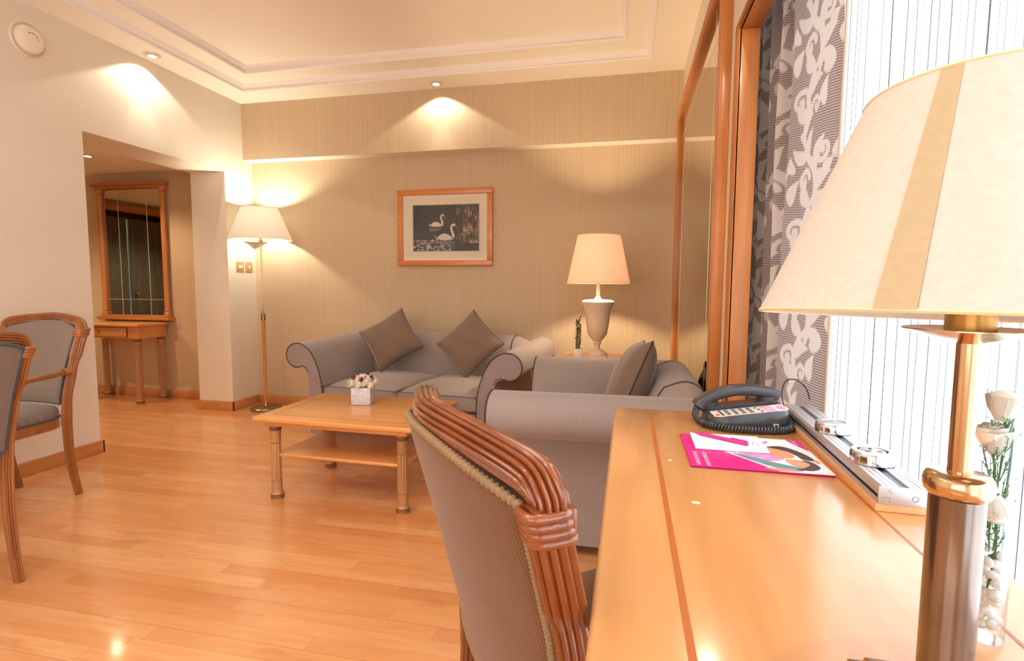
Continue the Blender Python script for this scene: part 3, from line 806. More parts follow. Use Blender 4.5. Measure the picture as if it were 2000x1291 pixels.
def throw_pillow(label, loc, size, R, thick=.075):
    t = thing('throw_pillow', label, 'cushion', loc, 0, 'brown throw pillows'); t.rotation_mode = 'QUATERNION'; t.rotation_quaternion = R.to_quaternion()
    b = new(); n = 22; T, B = [], []
    for j in range(n+1):
        a, c = [], []
        for i in range(n+1):
            u = -1+2*i/n; v = -1+2*j/n
            inset = 1-.07*(1-abs(v)**2)*abs(u)**3 if True else 1
            x = u*(1-.08*(1-v*v)*abs(u)); y = v*(1-.08*(1-u*u)*abs(v))
            h_ = thick*((1-u*u)*(1-v*v))**.42 + .004*math.sin(7*u+3*v)*(1-u*u)*(1-v*v)
            a.append(b.verts.new((x*size/2, y*size/2, h_+.002))); c.append(b.verts.new((x*size/2, y*size/2, -h_-.002)))
        T.append(a); B.append(c)
    for j in range(n):
        for i in range(n):
            b.faces.new((T[j][i], T[j][i+1], T[j+1][i+1], T[j+1][i])); b.faces.new((B[j][i], B[j+1][i], B[j+1][i+1], B[j][i+1]))
    for i in range(n):
        b.faces.new((T[0][i], B[0][i], B[0][i+1], T[0][i+1])); b.faces.new((T[n][i], T[n][i+1], B[n][i+1], B[n][i]))
        b.faces.new((T[i][0], T[i+1][0], B[i+1][0], B[i][0])); b.faces.new((T[i][n], B[i][n], B[i+1][n], T[i+1][n]))
    edge = [T[0][i].co.copy() for i in range(n)]+[T[j][n].co.copy() for j in range(n)]+[T[n][i].co.copy() for i in range(n, 0, -1)]+[T[j][0].co.copy() for j in range(n, 0, -1)]
    for p in edge: p.z = 0
    obj('cover', b, PILLOW, t, 60)
    b = new(); tube(b, edge, .0038, 6, closed=True); obj('piping', b, PIPE, t)
def orient(nrm, roll):
    """pillow local z -> nrm; local x rotated by roll from horizontal"""
    n = Vector(nrm).normalized(); x = Vector((0, 0, 1)).cross(n).normalized(); y = n.cross(x)
    X = x*math.cos(roll)+y*math.sin(roll); Y = n.cross(X)
    return Matrix((X, Y, n)).transposed()
throw_pillow('brown square throw pillow leaning on the left half of the sofa back', (-1.835, 3.90, .700), .385, orient((.12, -1, .42), math.radians(33)))
throw_pillow('brown square throw pillow leaning by the right arm of the sofa', (-1.160, 3.82, .695), .385, orient((-.10, -1, .42), math.radians(47)))
throw_pillow('brown throw pillow seen edge-on, leaning in the armchair', (.016, 2.66, .655), .455, orient((-1, -.02, .40), math.radians(6)), .095)

# ---------------------------------------------------------------- side table, urn lamp, little plant behind the armchair
t = thing('side_table', 'small wooden side table in the corner behind the armchair', 'table', (-.20, 3.86, -.010))
b = new(); box(b, -.26, .26, -.26, .26, .610, .634, .007, 3); obj('table_top', b, TABLEW, t)
b = new(); box(b, -.22, .22, -.22, .22, .555, .61, .003); obj('apron', b, TABLEW, t)
for x in (-.2, .2):
    for y in (-.2, .2):
        b = column_bm(.546, .025); bmesh.ops.translate(b, verts=b.verts, vec=(x, y, .010)); obj('leg', b, [TABLEZ, LEGRING], t, 30)
TL = (-.212, 3.84, .6242)
t = thing('table_lamp', 'alabaster urn table lamp with peach shade on the corner side table', 'table lamp', TL)
b = new(); box(b, -.085, .085, -.085, .085, 0, .018, .004)
lathe(b, [(.080, .018), (.082, .03), (.070, .042), (.055, .05), (.028, .062), (.022, .08), (.026, .098), (.034, .104), (.034, .112), (.028, .116), (.05, .135), (.078, .17), (.092, .23), (.102, .32), (.115, .37), (.132, .395), (.134, .41), (.118, .422), (.03, .428), (0, .428)], 56)
bmesh.ops.scale(b, verts=b.verts, vec=(.86, .86, .97))
obj('urn', b, ALAB, t)
b = new(); lathe(b, [(.030, .412), (.022, .425), (.015, .44), (.014, .52), (.018, .53), (0, .53)], 24); obj('neck', b, CERAM, t)
b = new(); lathe(b, [(.222, .528), (.150, .865), (.147, .865), (.219, .528)], 64, cap=False); sh = obj('lamp_shade', b, SHADE_P, t)
rimm = plain('peach_rim', '#EFC9A0', .7)
for z, r in ((.528, .2205), (.865, .1485)):
    b = new(); tube(b, [(r*math.cos(2*PI*k/48), r*math.sin(2*PI*k/48), z) for k in range(48)], .0026, 6, closed=True); obj('shade_rim', b, rimm, sh)
light('table_lamp_light', 'POINT', (TL[0], TL[1], TL[2]+.70), 40, (1, .76, .50), .03)
t = thing('potted_plant', 'tiny curly plant in white square pot beside the urn lamp', 'plant', (-.345, 3.80, .6242), .1)
b = new(); box(b, -.028, .028, -.028, .028, 0, .062, .003); obj('pot', b, CERAM, t)
b = new()
for k in range(5):
    a = k*1.26; pts = []
    for j in range(26):
        z = .06+j*.0085; rr = .014+.006*math.sin(j*.9+k)
        pts.append((rr*math.cos(a+j*.75), rr*math.sin(a+j*.75), z))
    tube(b, pts[:26-3*(k % 3)], .003, 6)
obj('twisted_stem', b, plain('dark_stem', '#3C3A22', .5, var=.2), t)
b = new()
for k in range(60):
    z = .07+.19*random.random(); a = random.uniform(0, 6.28); r = .012
    p = Vector((r*math.cos(a), r*math.sin(a), z)); d = Vector((math.cos(a), math.sin(a), random.uniform(.3, 1.4))).normalized()*.026; s = Vector((-math.sin(a), math.cos(a), 0))*.005
    b.faces.new([b.verts.new(q) for q in (p, p+d*.5+s, p+d, p+d*.5-s)])
p = Vector((.0, 0, .26)); tube(b, smooth_path([p, p+Vector((.01, 0, .02)), p+Vector((.022, 0, .038))], 5), .0035, 6)
obj('foliage', b, plain('dark_leaf', '#3E4A24', .5, var=.3), t, 0)

# ---------------------------------------------------------------- chairs
def stile_y(z):   # centre line of the rear stile (local y, back = +)
    P = [(0, .245), (.12, .222), (.25, .205), (.42, .195), (.55, .200), (.70, .228), (.85, .268), (.95, .300)]
    for (a, ya), (c, yc) in zip(P, P[1:]):
        if z <= c: return ya+(yc-ya)*(z-a)/(c-a)
    return P[-1][1]
def stile_x(z):
    P = [(0, .205), (.25, .212), (.45, .222), (.7, .240), (.95, .262)]
    for (a, ya), (c, yc) in zip(P, P[1:]):
        if z <= c: return ya+(yc-ya)*(z-a)/(c-a)
    return P[-1][1]
def make_chair(label, loc, rz, woodm, fabm, pipem, H=.905, cordtwist=True, arms=True):
    t = thing('dining_chair', label, 'chair', loc, rz, 'reeded wooden dining chairs')
    k_ = H/.905
    zt = .862*k_     # top of the stile under the corner wrap
    for s in (-1, 1):
        b = new()
        zs = [0, .06, .12, .25, .36, .42, .48, .55, .62, .70, .745, .755, .765, .80, .84, zt]
        path = smooth_path([(s*stile_x(z), stile_y(z), z) for z in zs], 3)
        sc = []
        for p in path:
            z = p.z
            k = .84 if z < .05 else (.84+.16*min(1, (z-.05)/.3))
            if z > .752: k = 1.24
            elif z > .735: k = 1.0+.24*(z-.735)/.017
            if .40 < z < .47: k *= 1.08
            sc.append(k)
        sweep(b, path, reed(.0168, .0218, 12, .25), Vector((1, 0, 0)), sc)
        st = obj('rear_leg', b, woodm, t, 40)
        # corner wrap: four bands
        b = new()
        n = 33
        for i in range(4):
            z = zt-.004+i*.0105
            y = stile_y(z); x = s*stile_x(z)
            ring = []
            for a in range(28):
                th = 2*PI*a/28; c, sn = math.cos(th), math.sin(th); kk = 1/((abs(c)**4+abs(sn)**4)**.25)
                ring.append((x+.0195*kk*c, y+.0255*kk*sn, z))
            tube(b, ring, .0062, 8, closed=True)
        box(b, s*stile_x(zt)-.0215, s*stile_x(zt)+.0215, stile_y(zt)-.0265, stile_y(zt)+.0285, zt-.006, zt+.034, .006)
        obj('corner_wrap', b, woodm, t, 45)
    # crest rail
    zc = zt+.030; xc = stile_x(zt); yc = stile_y(zt)
    pts = [(-xc, yc, zc), (-xc+.001, yc+.003, zc+.012), (-xc+.016, yc+.010, zc+.030), (-xc+.055, yc+.024, zc+.040), (-xc+.14, yc+.048, zc+.050), (0, yc+.068, zc+.056),
           (xc-.14, yc+.048, zc+.050), (xc-.055, yc+.024, zc+.040), (xc-.016, yc+.010, zc+.030), (xc-.001, yc+.003, zc+.012), (xc, yc, zc)]
    path = smooth_path(pts, 5)
    b = new(); sweep(b, path, reed(.0225, .0240, 14, .27), Vector((0, 1, .0)), [1.0]*len(path))
    obj('crest_rail', b, woodm, t, 40)
    # upholstered back
    nu, nv = 26, 20; z0, z1 = .505, zt+.030
    def surf(u, v, off):
        z = z0+(z1-z0)*v
        e = stile_x(z)-.019
        zz = z + (.042*(1-u*u) if v > .5 else 0)*(v-.5)*2
        y = stile_y(z)+.062*(1-u*u)*(0.55+.45*v)
        rim = (1-abs(u)**6)**.5*(1-abs(2*v-1)**8)**.5
        return Vector((u*e, y+off*(.78+.22*rim), zz))
    b = new(); F, K = [], []
    for j in range(nv+1):
        F.append([b.verts.new(surf(-1+2*i/nu, j/nv, -.034)) for i in range(nu+1)])
        K.append([b.verts.new(surf(-1+2*i/nu, j/nv, .027)) for i in range(nu+1)])
    for j in range(nv):
        for i in range(nu):
            b.faces.new((F[j][i], F[j][i+1], F[j+1][i+1], F[j+1][i])); b.faces.new((K[j][i], K[j+1][i], K[j+1][i+1], K[j][i+1]))
    for i in range(nu):
        b.faces.new((F[0][i], K[0][i], K[0][i+1], F[0][i+1])); b.faces.new((F[nv][i], F[nv][i+1], K[nv][i+1], K[nv][i]))
    for j in range(nv):
        b.faces.new((F[j][0], F[j+1][0], K[j+1][0], K[j][0])); b.faces.new((F[j][nu], K[j][nu], K[j+1][nu], F[j+1][nu]))
    br = obj('backrest', b, fabm, t, 60)
    for off, r in ((.026, .0056), (-.030, .0048)):
        loop = [surf(-1, j/30, off) for j in range(30)]+[surf(-1+2*i/30, 1, off) for i in range(30)]+[surf(1, 1-j/30, off) for j in range(30)]+[surf(1-2*i/30, 0, off) for i in range(30)]
        b = new()
        if cordtwist and off > 0:
            # densely ridged cord
            P = []
            for i in range(len(loop)):
                p, q = loop[i], loop[(i+1) % len(loop)]
                m = 10
                for k in range(m): P.append(p.lerp(q, k/m))
            sc = [1.0+.22*math.sin(i*PI/2.5) for i in range(len(P))]
            sweep(b, P, circ(r*1.05, 8), closed=True, scale=sc)
        else: tube(b, loop, r, 8, closed=True)
        obj('piping', b, pipem, br)
    # seat
    b = new()
    def outline(k, n=40):
        pts = []
        for i in range(n):
            a = 2*PI*i/n; c, s = math.cos(a), math.sin(a); kk = 1/((abs(c)**5+abs(s)**5)**.2)
            y = -.01+.235*kk*s; w_ = .245-.05*(y+.25)/.5
            yy = y - (.018*(1-(kk*c)**2) if s < 0 else 0)
            pts.append((w_*kk*c*k, (yy+.01)*k-.01))
        return pts
    rings = []
    for kk, z in ((.97, .425), (1.0, .435), (1.0, .462), (.985, .478), (.94, .490), (.85, .499), (.6, .510), (.3, .515)):
        rings.append([b.verts.new((x, y, z)) for x, y in outline(kk)])
    for a, c in zip(rings, rings[1:]):
        for i in range(40): b.faces.new((a[i], a[(i+1) % 40], c[(i+1) % 40], c[i]))
    b.faces.new(rings[0][::-1]); b.faces.new(rings[-1])
    se = obj('seat', b, fabm, t, 60)
    b = new(); tube(b, [(x, y, .436) for x, y in outline(1.012)], .0045, 6, closed=True); obj('piping', b, BLUEPIPE if pipem is BLUEPIPE else pipem, se)
    b = new()
    ol = outline(.955, 40)
    sweep(b, [(x, y, .402) for x, y in ol], reed(.011, .024, 8, .12, 5), Vector((0, 0, 1)), closed=True) if False else None
    P = [Vector((x, y, .405)) for x, y in ol]
    n = len(P); rings = []
    prof = [(-.012, -.026), (.010, -.026), (.013, -.020), (.010, -.014), (.013, -.008), (.010, -.002), (.013, .004), (.010, .010), (.013, .016), (.010, .024), (-.012, .024)]
    ctr = Vector((0, -.01, .405))
    for p in P:
        d = (p-ctr).normalized(); rings.append([b.verts.new(p+d*u+Vector((0, 0, v))) for u, v in prof])
    for i in range(n):
        for j in range(len(prof)):
            k = (j+1) % len(prof); b.faces.new((rings[i][j], rings[i][k], rings[(i+1) % n][k], rings[(i+1) % n][j]))
    obj('seat_rail', b, woodm, t, 40)
    for s in (-1, 1):
        b = new(); path = smooth_path([(s*.222, -.225, .43), (s*.224, -.222, .3), (s*.222, -.218, .12), (s*.222, -.222, 0)], 5)
        sweep(b, path, reed(.018, .018, 12, .22), Vector((1, 0, 0)), [1-.3*i/(len(path)-1) for i in range(len(path))]); obj('front_leg', b, woodm, t, 40)
        if not arms: continue
        b = new(); xa = stile_x(.68)
        path = smooth_path([(s*(xa+.004), stile_y(.68)-.015, .676), (s*(xa+.012), .12, .668), (s*(xa+.022), 0, .662), (s*(xa+.020), -.09, .650), (s*(xa+.008), -.125, .618), (s*(xa-.002), -.115, .55), (s*(xa-.008), -.10, .47), (s*(xa-.010), -.095, .40)], 5)
        sweep(b, path, reed(.0165, .0125, 12, .22), Vector((1, 0, 0))); ar = obj('arm', b, woodm, t, 40)
        b = new()
        for i in range(4):
            yy = stile_y(.68)-.018-i*.009
            tube(b, [(s*(xa+.006)+.018*math.cos(a)*1.05, yy, .676+.0145*math.sin(a)*1.05) for a in [2*PI*q/20 for q in range(20)]], .004, 6, closed=True)
        obj('arm_wrap', b, woodm, ar, 45)
    return t
# chair at the desk: crest corners from about (-.36,.99) to (-.045,.52)
make_chair('reeded wooden armchair with brown ribbed back drawn up to the desk', (-.014, .942, 0), math.radians(126), CHAIRW, CHFAB, CORD_T, H=.893, arms=False)
make_chair('grey upholstered dining armchair standing against the cream left wall', (-3.075, 1.975, 0), math.radians(0), CHAIRL, CHFAB2, BLUEPIPE)
make_chair('grey dining armchair in the left foreground, cut off by the frame', (-2.49, 1.295, 0), math.radians(-92), CHAIRL, CHFAB2, BLUEPIPE)

# ---------------------------------------------------------------- desk
DX0, DX1, DY0, DY1 = -.035, .508, .12, 1.69
t = thing('desk', 'long light wood writing desk with inlaid border beside the window', 'desk', ((DX0+DX1)/2, (DY0+DY1)/2, 0))
hx, hy = (DX1-DX0)/2, (DY1-DY0)/2; ox, oy = (DX0+DX1)/2, (DY0+DY1)/2
b = new(); box(b, -hx, hx, -hy, hy, .718, .75, .007, 4); obj('desk_top', b, DESKW, t)
b = new()
lx, rx_, fy, ny = .073-ox, .420-ox, 1.577-oy, .25-oy
lw = .0045
box(b, lx-lw, lx+lw, ny, fy+lw*.4, .7496, .7504); box(b, rx_-lw*.5, rx_+lw*.5, ny, fy, .7496, .7504); box(b, lx, rx_, fy-lw*.35, fy+lw*.35, .7496, .7504); box(b, lx, rx_, ny-lw, ny, .7496, .7504)
obj('inlay_line', b, plain('desk_inlay', '#B0602A', .35), t, 0)
chip = plain('worn_spot', '#F0DCC0', .5)
for x, y, r in ((.125, .96, .006), (.098, 1.19, .0035)):
    b = new(); prism(b, ell(x-ox, y-oy, r*1.3, r), 'z', .7497, .7503); obj('worn_spot', b, chip, t, 0)
b = new(); box(b, .04-hx, hx-.01, hy-.06, hy-.035, .60, .718, .002); box(b, hx-.04, hx-.015, -hy+.04, hy-.04, .60, .718, .002); obj('apron', b, DESKW, t)
for x in (-hx+.06, hx-.05):
    for y in (-hy+.07, hy-.07):
        b = column_bm(.70, .028); bmesh.ops.translate(b, verts=b.verts, vec=(x, y, 0)); bmesh.ops.scale(b, verts=[v for v in b.verts], vec=(1, 1, 1)); obj('leg', b, [TABLEZ, LEGRING], t, 30)

# telephone --------------------------------------------------------
t = thing('telephone', 'dark grey corded desk telephone at the far end of the desk', 'telephone', (.221, 1.470, .7503), math.radians(6))
# local: x = length (away from the user), y = towards the far side (handset side)
b = new(); nx, ny = 30, 12
L_, Wd = .218, .150
def ph_h(x): return .030+.030*(x/L_)
def ph_outline(u):   # rounded ends
    return 1-.16*abs(2*u-1)**6
rowsT = []; lay = [(1.0, 0), (1.02, .012), (.985, .85), (.95, .97), (.90, 1.0)]
pts = []
N = 56
def rr_out(k):
    out = []
    for i in range(N):
        a = 2*PI*i/N; c, s = math.cos(a), math.sin(a); q = 1/((abs(c)**3.4+abs(s)**3.4)**(1/3.4))
        out.append((L_/2+q*c*(L_/2)*k, Wd/2+q*s*(Wd/2)*k))
    return out
R_ = []
for k, f in ((.97, 0), (1.0, .15), (.995, .5), (.96, .86), (.92, 1.0)):
    R_.append([b.verts.new((x, y, f*ph_h(x))) for x, y in rr_out(k)])
for a, c in zip(R_, R_[1:]):
    for i in range(N): b.faces.new((a[i], a[(i+1) % N], c[(i+1) % N], c[i]))
b.faces.new(R_[0][::-1]); b.faces.new(R_[-1])
body = obj('body', b, BLACKP, t, 50)
def fp(x, y, dz=0): return Vector((x, y, ph_h(x)+dz))
def ph_quad(b, poly, dz0, dz1, mi=0):
    A = [b.verts.new(fp(x, y, dz0)) for x, y in poly]; B = [b.verts.new(fp(x, y, dz1)) for x, y in poly]; n = len(poly)
    for f in [b.faces.new(B), b.faces.new(A[::-1])]+[b.faces.new((A[i], A[(i+1) % n], B[(i+1) % n], B[i])) for i in range(n)]: f.material_index = mi
FACE = plain('phone_faceplate', '#D6CFC6', .45, var=.02); PINK = plain('pink_print', '#E59AC4', .5); PALE = plain('pale_pink_print', '#EFD9E4', .5); RK = plain('red_key', '#C3343A', .4)
b = new(); ph_quad(b, [(.016, .020), (.030, .012), (.196, .012), (.206, .024), (.206, .078), (.016, .078)], -.001, .0012); obj('faceplate', b, FACE, body, 0)
b = new(); ph_quad(b, [(.150, .014), (.172, .014), (.172, .077), (.150, .077)], .0010, .0016, 0); ph_quad(b, [(.172, .014), (.194, .014), (.204, .026), (.204, .077), (.172, .077)], .0010, .0015, 1)
ph_quad(b, ell(.191, .040, .010, .022, 20), .0014, .0019, 0)
for k in range(5): ph_quad(b, [(.155, .026+k*.009), (.167, .026+k*.009), (.167, .029+k*.009), (.155, .029+k*.009)], .0015, .0019, 1)
obj('label_card', b, [PINK, PALE], body, 0)
for i in range(4):
    for j in range(3):
        b = new(); c = fp(.055+i*.0195, .024+j*.019, .0012); ellipsoid(b, c, (.0062, .0062, .003), 14, 6); obj('key', b, plain('key_grey', '#55565A', .4) if i+j == 0 else bpy.data.materials['key_grey'], body)
for j in range(3):
    b = new(); ellipsoid(b, fp(.139-.003*j, .022+j*.02, .0012), (.004, .004, .0025), 12, 6); obj('key', b, BLACKP, body)
b = new(); ellipsoid(b, fp(.026, .028, .0012), (.006, .006, .0028), 14, 6); obj('key', b, RK, body, label='small red key')
b = new()
for k in range(6): ph_quad(b, [(.036, .017+k*.0098), (.041, .017+k*.0098), (.041, .0245+k*.0098), (.036, .0245+k*.0098)], .001, .002)
obj('function_strip', b, BLACKP, body, 0)
b = new(); box(b, .160, .173, -.0025, .002, .010, .022); obj('side_socket', b, plain('socket_grey', '#B9B4AE', .5), body, 0)
b = new(); box(b, .1635, .1695, -.0032, -.0024, .0125, .0195); obj('socket_hole', b, BLACKR, body, 0)
# cradle and handset along the far side
b = new(); ph_quad(b, [(.02, .088), (.200, .088), (.200, .138), (.02, .138)], -.002, .010); obj('cradle', b, BLACKP, body, 30)
b = new()
path = smooth_path([(-.006, .114, .040), (.004, .114, .054), (.032, .114, .072), (.075, .114, .086), (.115, .114, .091), (.155, .114, .089), (.188, .114, .083), (.204, .114, .074)], 6)
sc = []
for i in range(len(path)):
    k = i/(len(path)-1); e = max(0, 1-k/.22)+max(0, 1-(1-k)/.22); sc.append((1+.10*e, 1+.25*e))
sweep(b, path, [(q[0]*1, q[1]) for q in reed(.025, .0160, 1, 0, 26, 2.8)], Vector((0, 1, 0)), sc)
hs = obj('handset', b, BLACKP, t, 50)
b = new(); lathe(b, [(.0, .0), (.022, 0), (.025, .008), (.025, .03), (0, .03)], 28, (.022, .114, .026)); obj('handset_cup', b, BLACKP, hs, 50); b = new(); lathe(b, [(.0, .0), (.024, 0), (.027, .008), (.027, .032), (0, .032)], 28, (.180, .114, .044)); obj('handset_cup', b, BLACKP, hs, 50)
# coiled cord
core = smooth_path([(-.008, .112, .044), (-.020, .085, .022), (-.014, .045, .010), (.010, .006, .0102), (.05, -.017, .0102), (.11, -.024, .0102), (.165, -.020, .0102), (.200, .0, .0102), (.216, .030, .010), (.226, .060, .012), (.228, .100, .012), (.215, .135, .012), (.19, .152, .012)], 12)
L = [0]
for p, q in zip(core, core[1:]): L.append(L[-1]+(q-p).length)
tot = L[-1]; turns = int(tot/.0078); P = []; steps = turns*12
for i in range(steps+1):
    s = tot*i/steps
    j = max(k for k in range(len(L)) if L[k] <= s+1e-12); j = min(j, len(core)-2); f = (s-L[j])/(L[j+1]-L[j])
    p = core[j].lerp(core[j+1], f); tg = (core[j+1]-core[j]).normalized(); sd = tg.cross(Vector((0, 0, 1))).normalized(); uu = sd.cross(tg)
    a = 2*PI*turns*i/steps; P.append(p+sd*.0072*math.cos(a)+uu*.0072*math.sin(a))
b = new(); tube(b, P, .0027, 6); obj('coiled_cord', b, BLACKP, t, 60)
b = new(); tube(b, smooth_path([(.47, 1.70, .757), (.462, 1.73, .80), (.475, 1.75, .842), (.50, 1.74, .852), (.525, 1.72, .83), (.53, 1.70, .80)], 8), .0018, 6)
adopt(obj('line_cord', b, BLACKC), t)

# folder, notepad, pen --------------------------------------------
def roundpoly(P, n=5):
    m = len(P); out = []
    for i in range(m):
        p0, p1, p2, p3 = (Vector(P[(i+k) % m]) for k in (-1, 0, 1, 2))
        for k in range(n):
            t = k/n; q = .5*((2*p1)+(p2-p0)*t+(2*p0-5*p1+4*p2-p3)*t*t+(3*p1-p0-3*p2+p3)*t**3); out.append((min(max(q.x, .002), .2775), min(max(q.y, .003), .2495)))
    return out
def on_poly(b, pts, z0, z1, mi=0): prism(b, pts, 'z', z0, z1, mi=mi)
MAG = plain('magenta_print', '#D3167F', .3, var=.03); MAGD = plain('dark_edge', '#3A1025', .5)
t = thing('folder', 'magenta printed folder with a photo of people lying on the desk', 'folder', (.137, 1.150, .7502))
b = new(); box(b, 0, .278, .004, .252, 0, .0022, .0006); obj('back_cover', b, MAG, t, 0)
b = new(); box(b, .001, .279, .001, .251, .0030, .0050, .0006); cv = obj('front_cover', b, [MAG], t, 0)
b = new(); box(b, .002, .276, .003, .249, .0021, .0031); obj('paper_insert', b, MAGD, t, 0)
b = new(); z = .0050
SK1 = plain('print_skin', '#D98F66', .35, var=.15, scale=70); HAIR = plain('print_hair', '#3A2620', .35, var=.3, scale=70); TEAL = plain('print_teal', '#5E8C92', .35, var=.2, scale=60)
WHT = plain('print_white', '#F0E8EC', .35, var=.03); LIL = plain('print_lilac', '#C98BC4', .35, var=.2, scale=60); PNK = plain('print_pink', '#E0559F', .35, var=.1); CRM = plain('print_cream', '#F2D9B8', .35, var=.05)
on_poly(b, [(.100, .250), (.278, .250), (.278, .002), (.175, .002), (.130, .060), (.085, .118), (.105, .170), (.10, .21)], z, z+.0002, 0)      # white field

on_poly(b, roundpoly([(.115, .112), (.14, .118), (.19, .128), (.205, .090), (.18, .07), (.15, .07), (.12, .09)]), z+.0002, z+.0004, 3)    # shirt
on_poly(b, roundpoly([(.100, .112), (.14, .086), (.19, .052), (.228, .03), (.215, .01), (.185, .015), (.14, .055)]), z+.0003, z+.0005, 2)  # teal sleeve
on_poly(b, roundpoly([(.150, .165), (.195, .178), (.215, .158), (.232, .120), (.225, .100), (.200, .095), (.180, .115), (.155, .140)]), z+.0004, z+.0006, 1)  # face one
on_poly(b, roundpoly([(.190, .175), (.225, .185), (.252, .150), (.266, .105), (.262, .088), (.243, .092), (.238, .118), (.222, .150)]), z+.0006, z+.0008, 4)  # hair one
on_poly(b, roundpoly([(.205, .085), (.238, .084), (.252, .060), (.235, .036), (.212, .046)]), z+.0005, z+.0007, 1)            # face two
on_poly(b, roundpoly([(.238, .084), (.256, .076), (.262, .040), (.240, .018), (.212, .022), (.232, .036), (.248, .06)]), z+.0007, z+.0009, 4)
on_poly(b, roundpoly([(.150, .02), (.20, .018), (.205, .006), (.165, .006)]), z+.0004, z+.0006, 1)
on_poly(b, roundpoly([(.250, .250), (.278, .250), (.278, .165), (.268, .180), (.256, .215)]), z+.0003, z+.0005, 5)
on_poly(b, roundpoly([(.265, .095), (.274, .088), (.270, .070), (.262, .078)]), z+.0004, z+.0006, 1)
on_poly(b, roundpoly([(.13, .215), (.17, .205), (.20, .225), (.19, .20), (.15, .19)]), z+.0003, z+.0005, 3)
obj('cover_photo', b, [WHT, SK1, TEAL, LIL, HAIR, MAG, CRM], cv, 0)
b = new(); random.seed(3)   # two lines of white lettering running along the spine side
def glyphs(b, x, y0, y1, hgt, z, adv):
    y = y0
    while y < y1:
        k = random.random(); w_ = adv*.62
        on_poly(b, [(x, y), (x+hgt, y), (x+hgt, y+adv*.2), (x, y+adv*.2)], z, z+.0002)
        if k > .3: on_poly(b, [(x, y), (x+hgt*.2, y), (x+hgt*.2, y+w_), (x, y+w_)], z, z+.0002)
        if k > .5: on_poly(b, [(x+hgt*.8, y), (x+hgt, y), (x+hgt, y+w_), (x+hgt*.8, y+w_)], z, z+.0002)
        if k < .6: on_poly(b, [(x+hgt*.4, y), (x+hgt*.6, y), (x+hgt*.6, y+w_), (x+hgt*.4, y+w_)], z, z+.0002)
        y += adv
glyphs(b, .014, .010, .105, .0085, z, .0088); glyphs(b, .034, .006, .100, .0085, z, .0088)
glyphs(b, .259, .205, .240, .006, z+.0006, .007)
obj('printed_lettering', b, WHT, cv, 0)

t = thing('notepad', 'small white notepad lying on the magenta folder', 'notepad', (.160, 1.268, .7556), math.radians(-.5))
b = new(); box(b, 0, .160, 0, .128, 0, .0048, .0006); obj('pages', b, plain('paper_white', '#EEF0F4', .6, var=.01), t, 0)
b = new(); box(b, -.0004, .1604, -.0004, .1284, 0, .0016); obj('backing_board', b, PNK, t, 0)
b = new(); on_poly(b, [(.132, .045), (.135, .045), (.139, .075), (.136, .075)], .0048, .0049); on_poly(b, [(.140, .060), (.146, .052), (.147, .056), (.142, .066)], .0048, .0049); on_poly(b, [(.146, .03), (.148, .03), (.148, .085), (.146, .085)], .0048, .0049)
obj('printed_emblem', b, plain('grey_print', '#B9A9B6', .5), t, 0)
t = thing('pen', 'magenta ballpoint pen lying across the white notepad', 'pen', (.166, 1.386, .7604+.0045)); t.rotation_euler = (0, PI/2, math.radians(-35))
b = new(); lathe(b, [(0, 0), (.0012, .001), (.0016, .006), (.0042, .024), (.0046, .03), (.0046, .086), (.0042, .0865), (.0042, .0875), (.0050, .088), (.0052, .134), (.0048, .140), (0, .141)], 20); obj('barrel', b, plain('pen_magenta', '#C81C86', .3, coat=.3), t)
b = new(); box(b, -.0075, -.0052, -.0018, .0018, .100, .139, .0006); obj('clip', b, plain('pen_clip', '#D84AA4', .35), t)

# aluminium power rail with two pods --------------------------------
t = thing('power_rail', 'long aluminium power track with wooden base along the window side of desk', 'power track', (.426, .992, .7502), math.radians(-2.0))
Lr = .66
b = new(); box(b, -.006, .076, 0, Lr, 0, .014, .001); obj('base_strip', b, wood('rail_base_wood', '#D9A06C', '#E3B07E', '#EBC095', 'y', .35), t, 0)
b = new(); prism(b, [(-.002, .014), (.0, .020), (-.001, .022), (.006, .0235), (.006, .0265), (-.001, .028), (-.001, .038), (.004, .044), (.030, .044), (.031, .040), (.045, .040), (.046, .044), (.060, .044), (.0615, .0425), (.063, .044), (.074, .044), (.078, .038), (.078, .014)], 'y', .001, Lr); al = obj('profile', b, ALU, t, 0)
b = new(); box(b, .0315, .0445, .004, Lr-.01, .0395, .0408); obj('conductor_slot', b, ALUD, al, 0)
b = new(); box(b, -.0025, .0060, .001, Lr, .0236, .0264); obj('side_groove', b, BLACKR, al, 0)
for xx in (.012, .022, .054, .070):
    b = new(); box(b, xx, xx+.0008, .003, Lr-.01, .0438, .0443); obj('score_line', b, ALUD, al, 0)
b = new(); box(b, -.003, .079, -.002, .002, .014, .0445, .001); ec = obj('end_cap', b, plain('end_cap_grey', '#C4C8CF', .35, .7), t)
b = new(); lathe(b, [(0, 0), (.0035, 0), (.0032, .0015), (.0015, .002), (0, .001)], 18); bmesh.ops.rotate(b, verts=b.verts, cent=(0, 0, 0), matrix=Matrix.Rotation(PI/2, 3, 'X')); bmesh.ops.translate(b, verts=b.verts, vec=(.016, -.002, .038)); obj('screw', b, CHROME, ec)
b = new(); tube(b, [(.052+.0045*math.cos(2*PI*k/24), -.0022, .027+.0045*math.sin(2*PI*k/24)) for k in range(24)], .0005, 6, closed=True); obj('keyhole_ring', b, ALUD, ec)
b = new(); 
for x0, x1, z0, z1 in ((.002, .014, .0255, .0260), (.014, .0145, .017, .0260)): box(b, x0, x1, -.0024, -.0019, z0, z1)
obj('engraved_mark', b, ALUD, ec, 0)
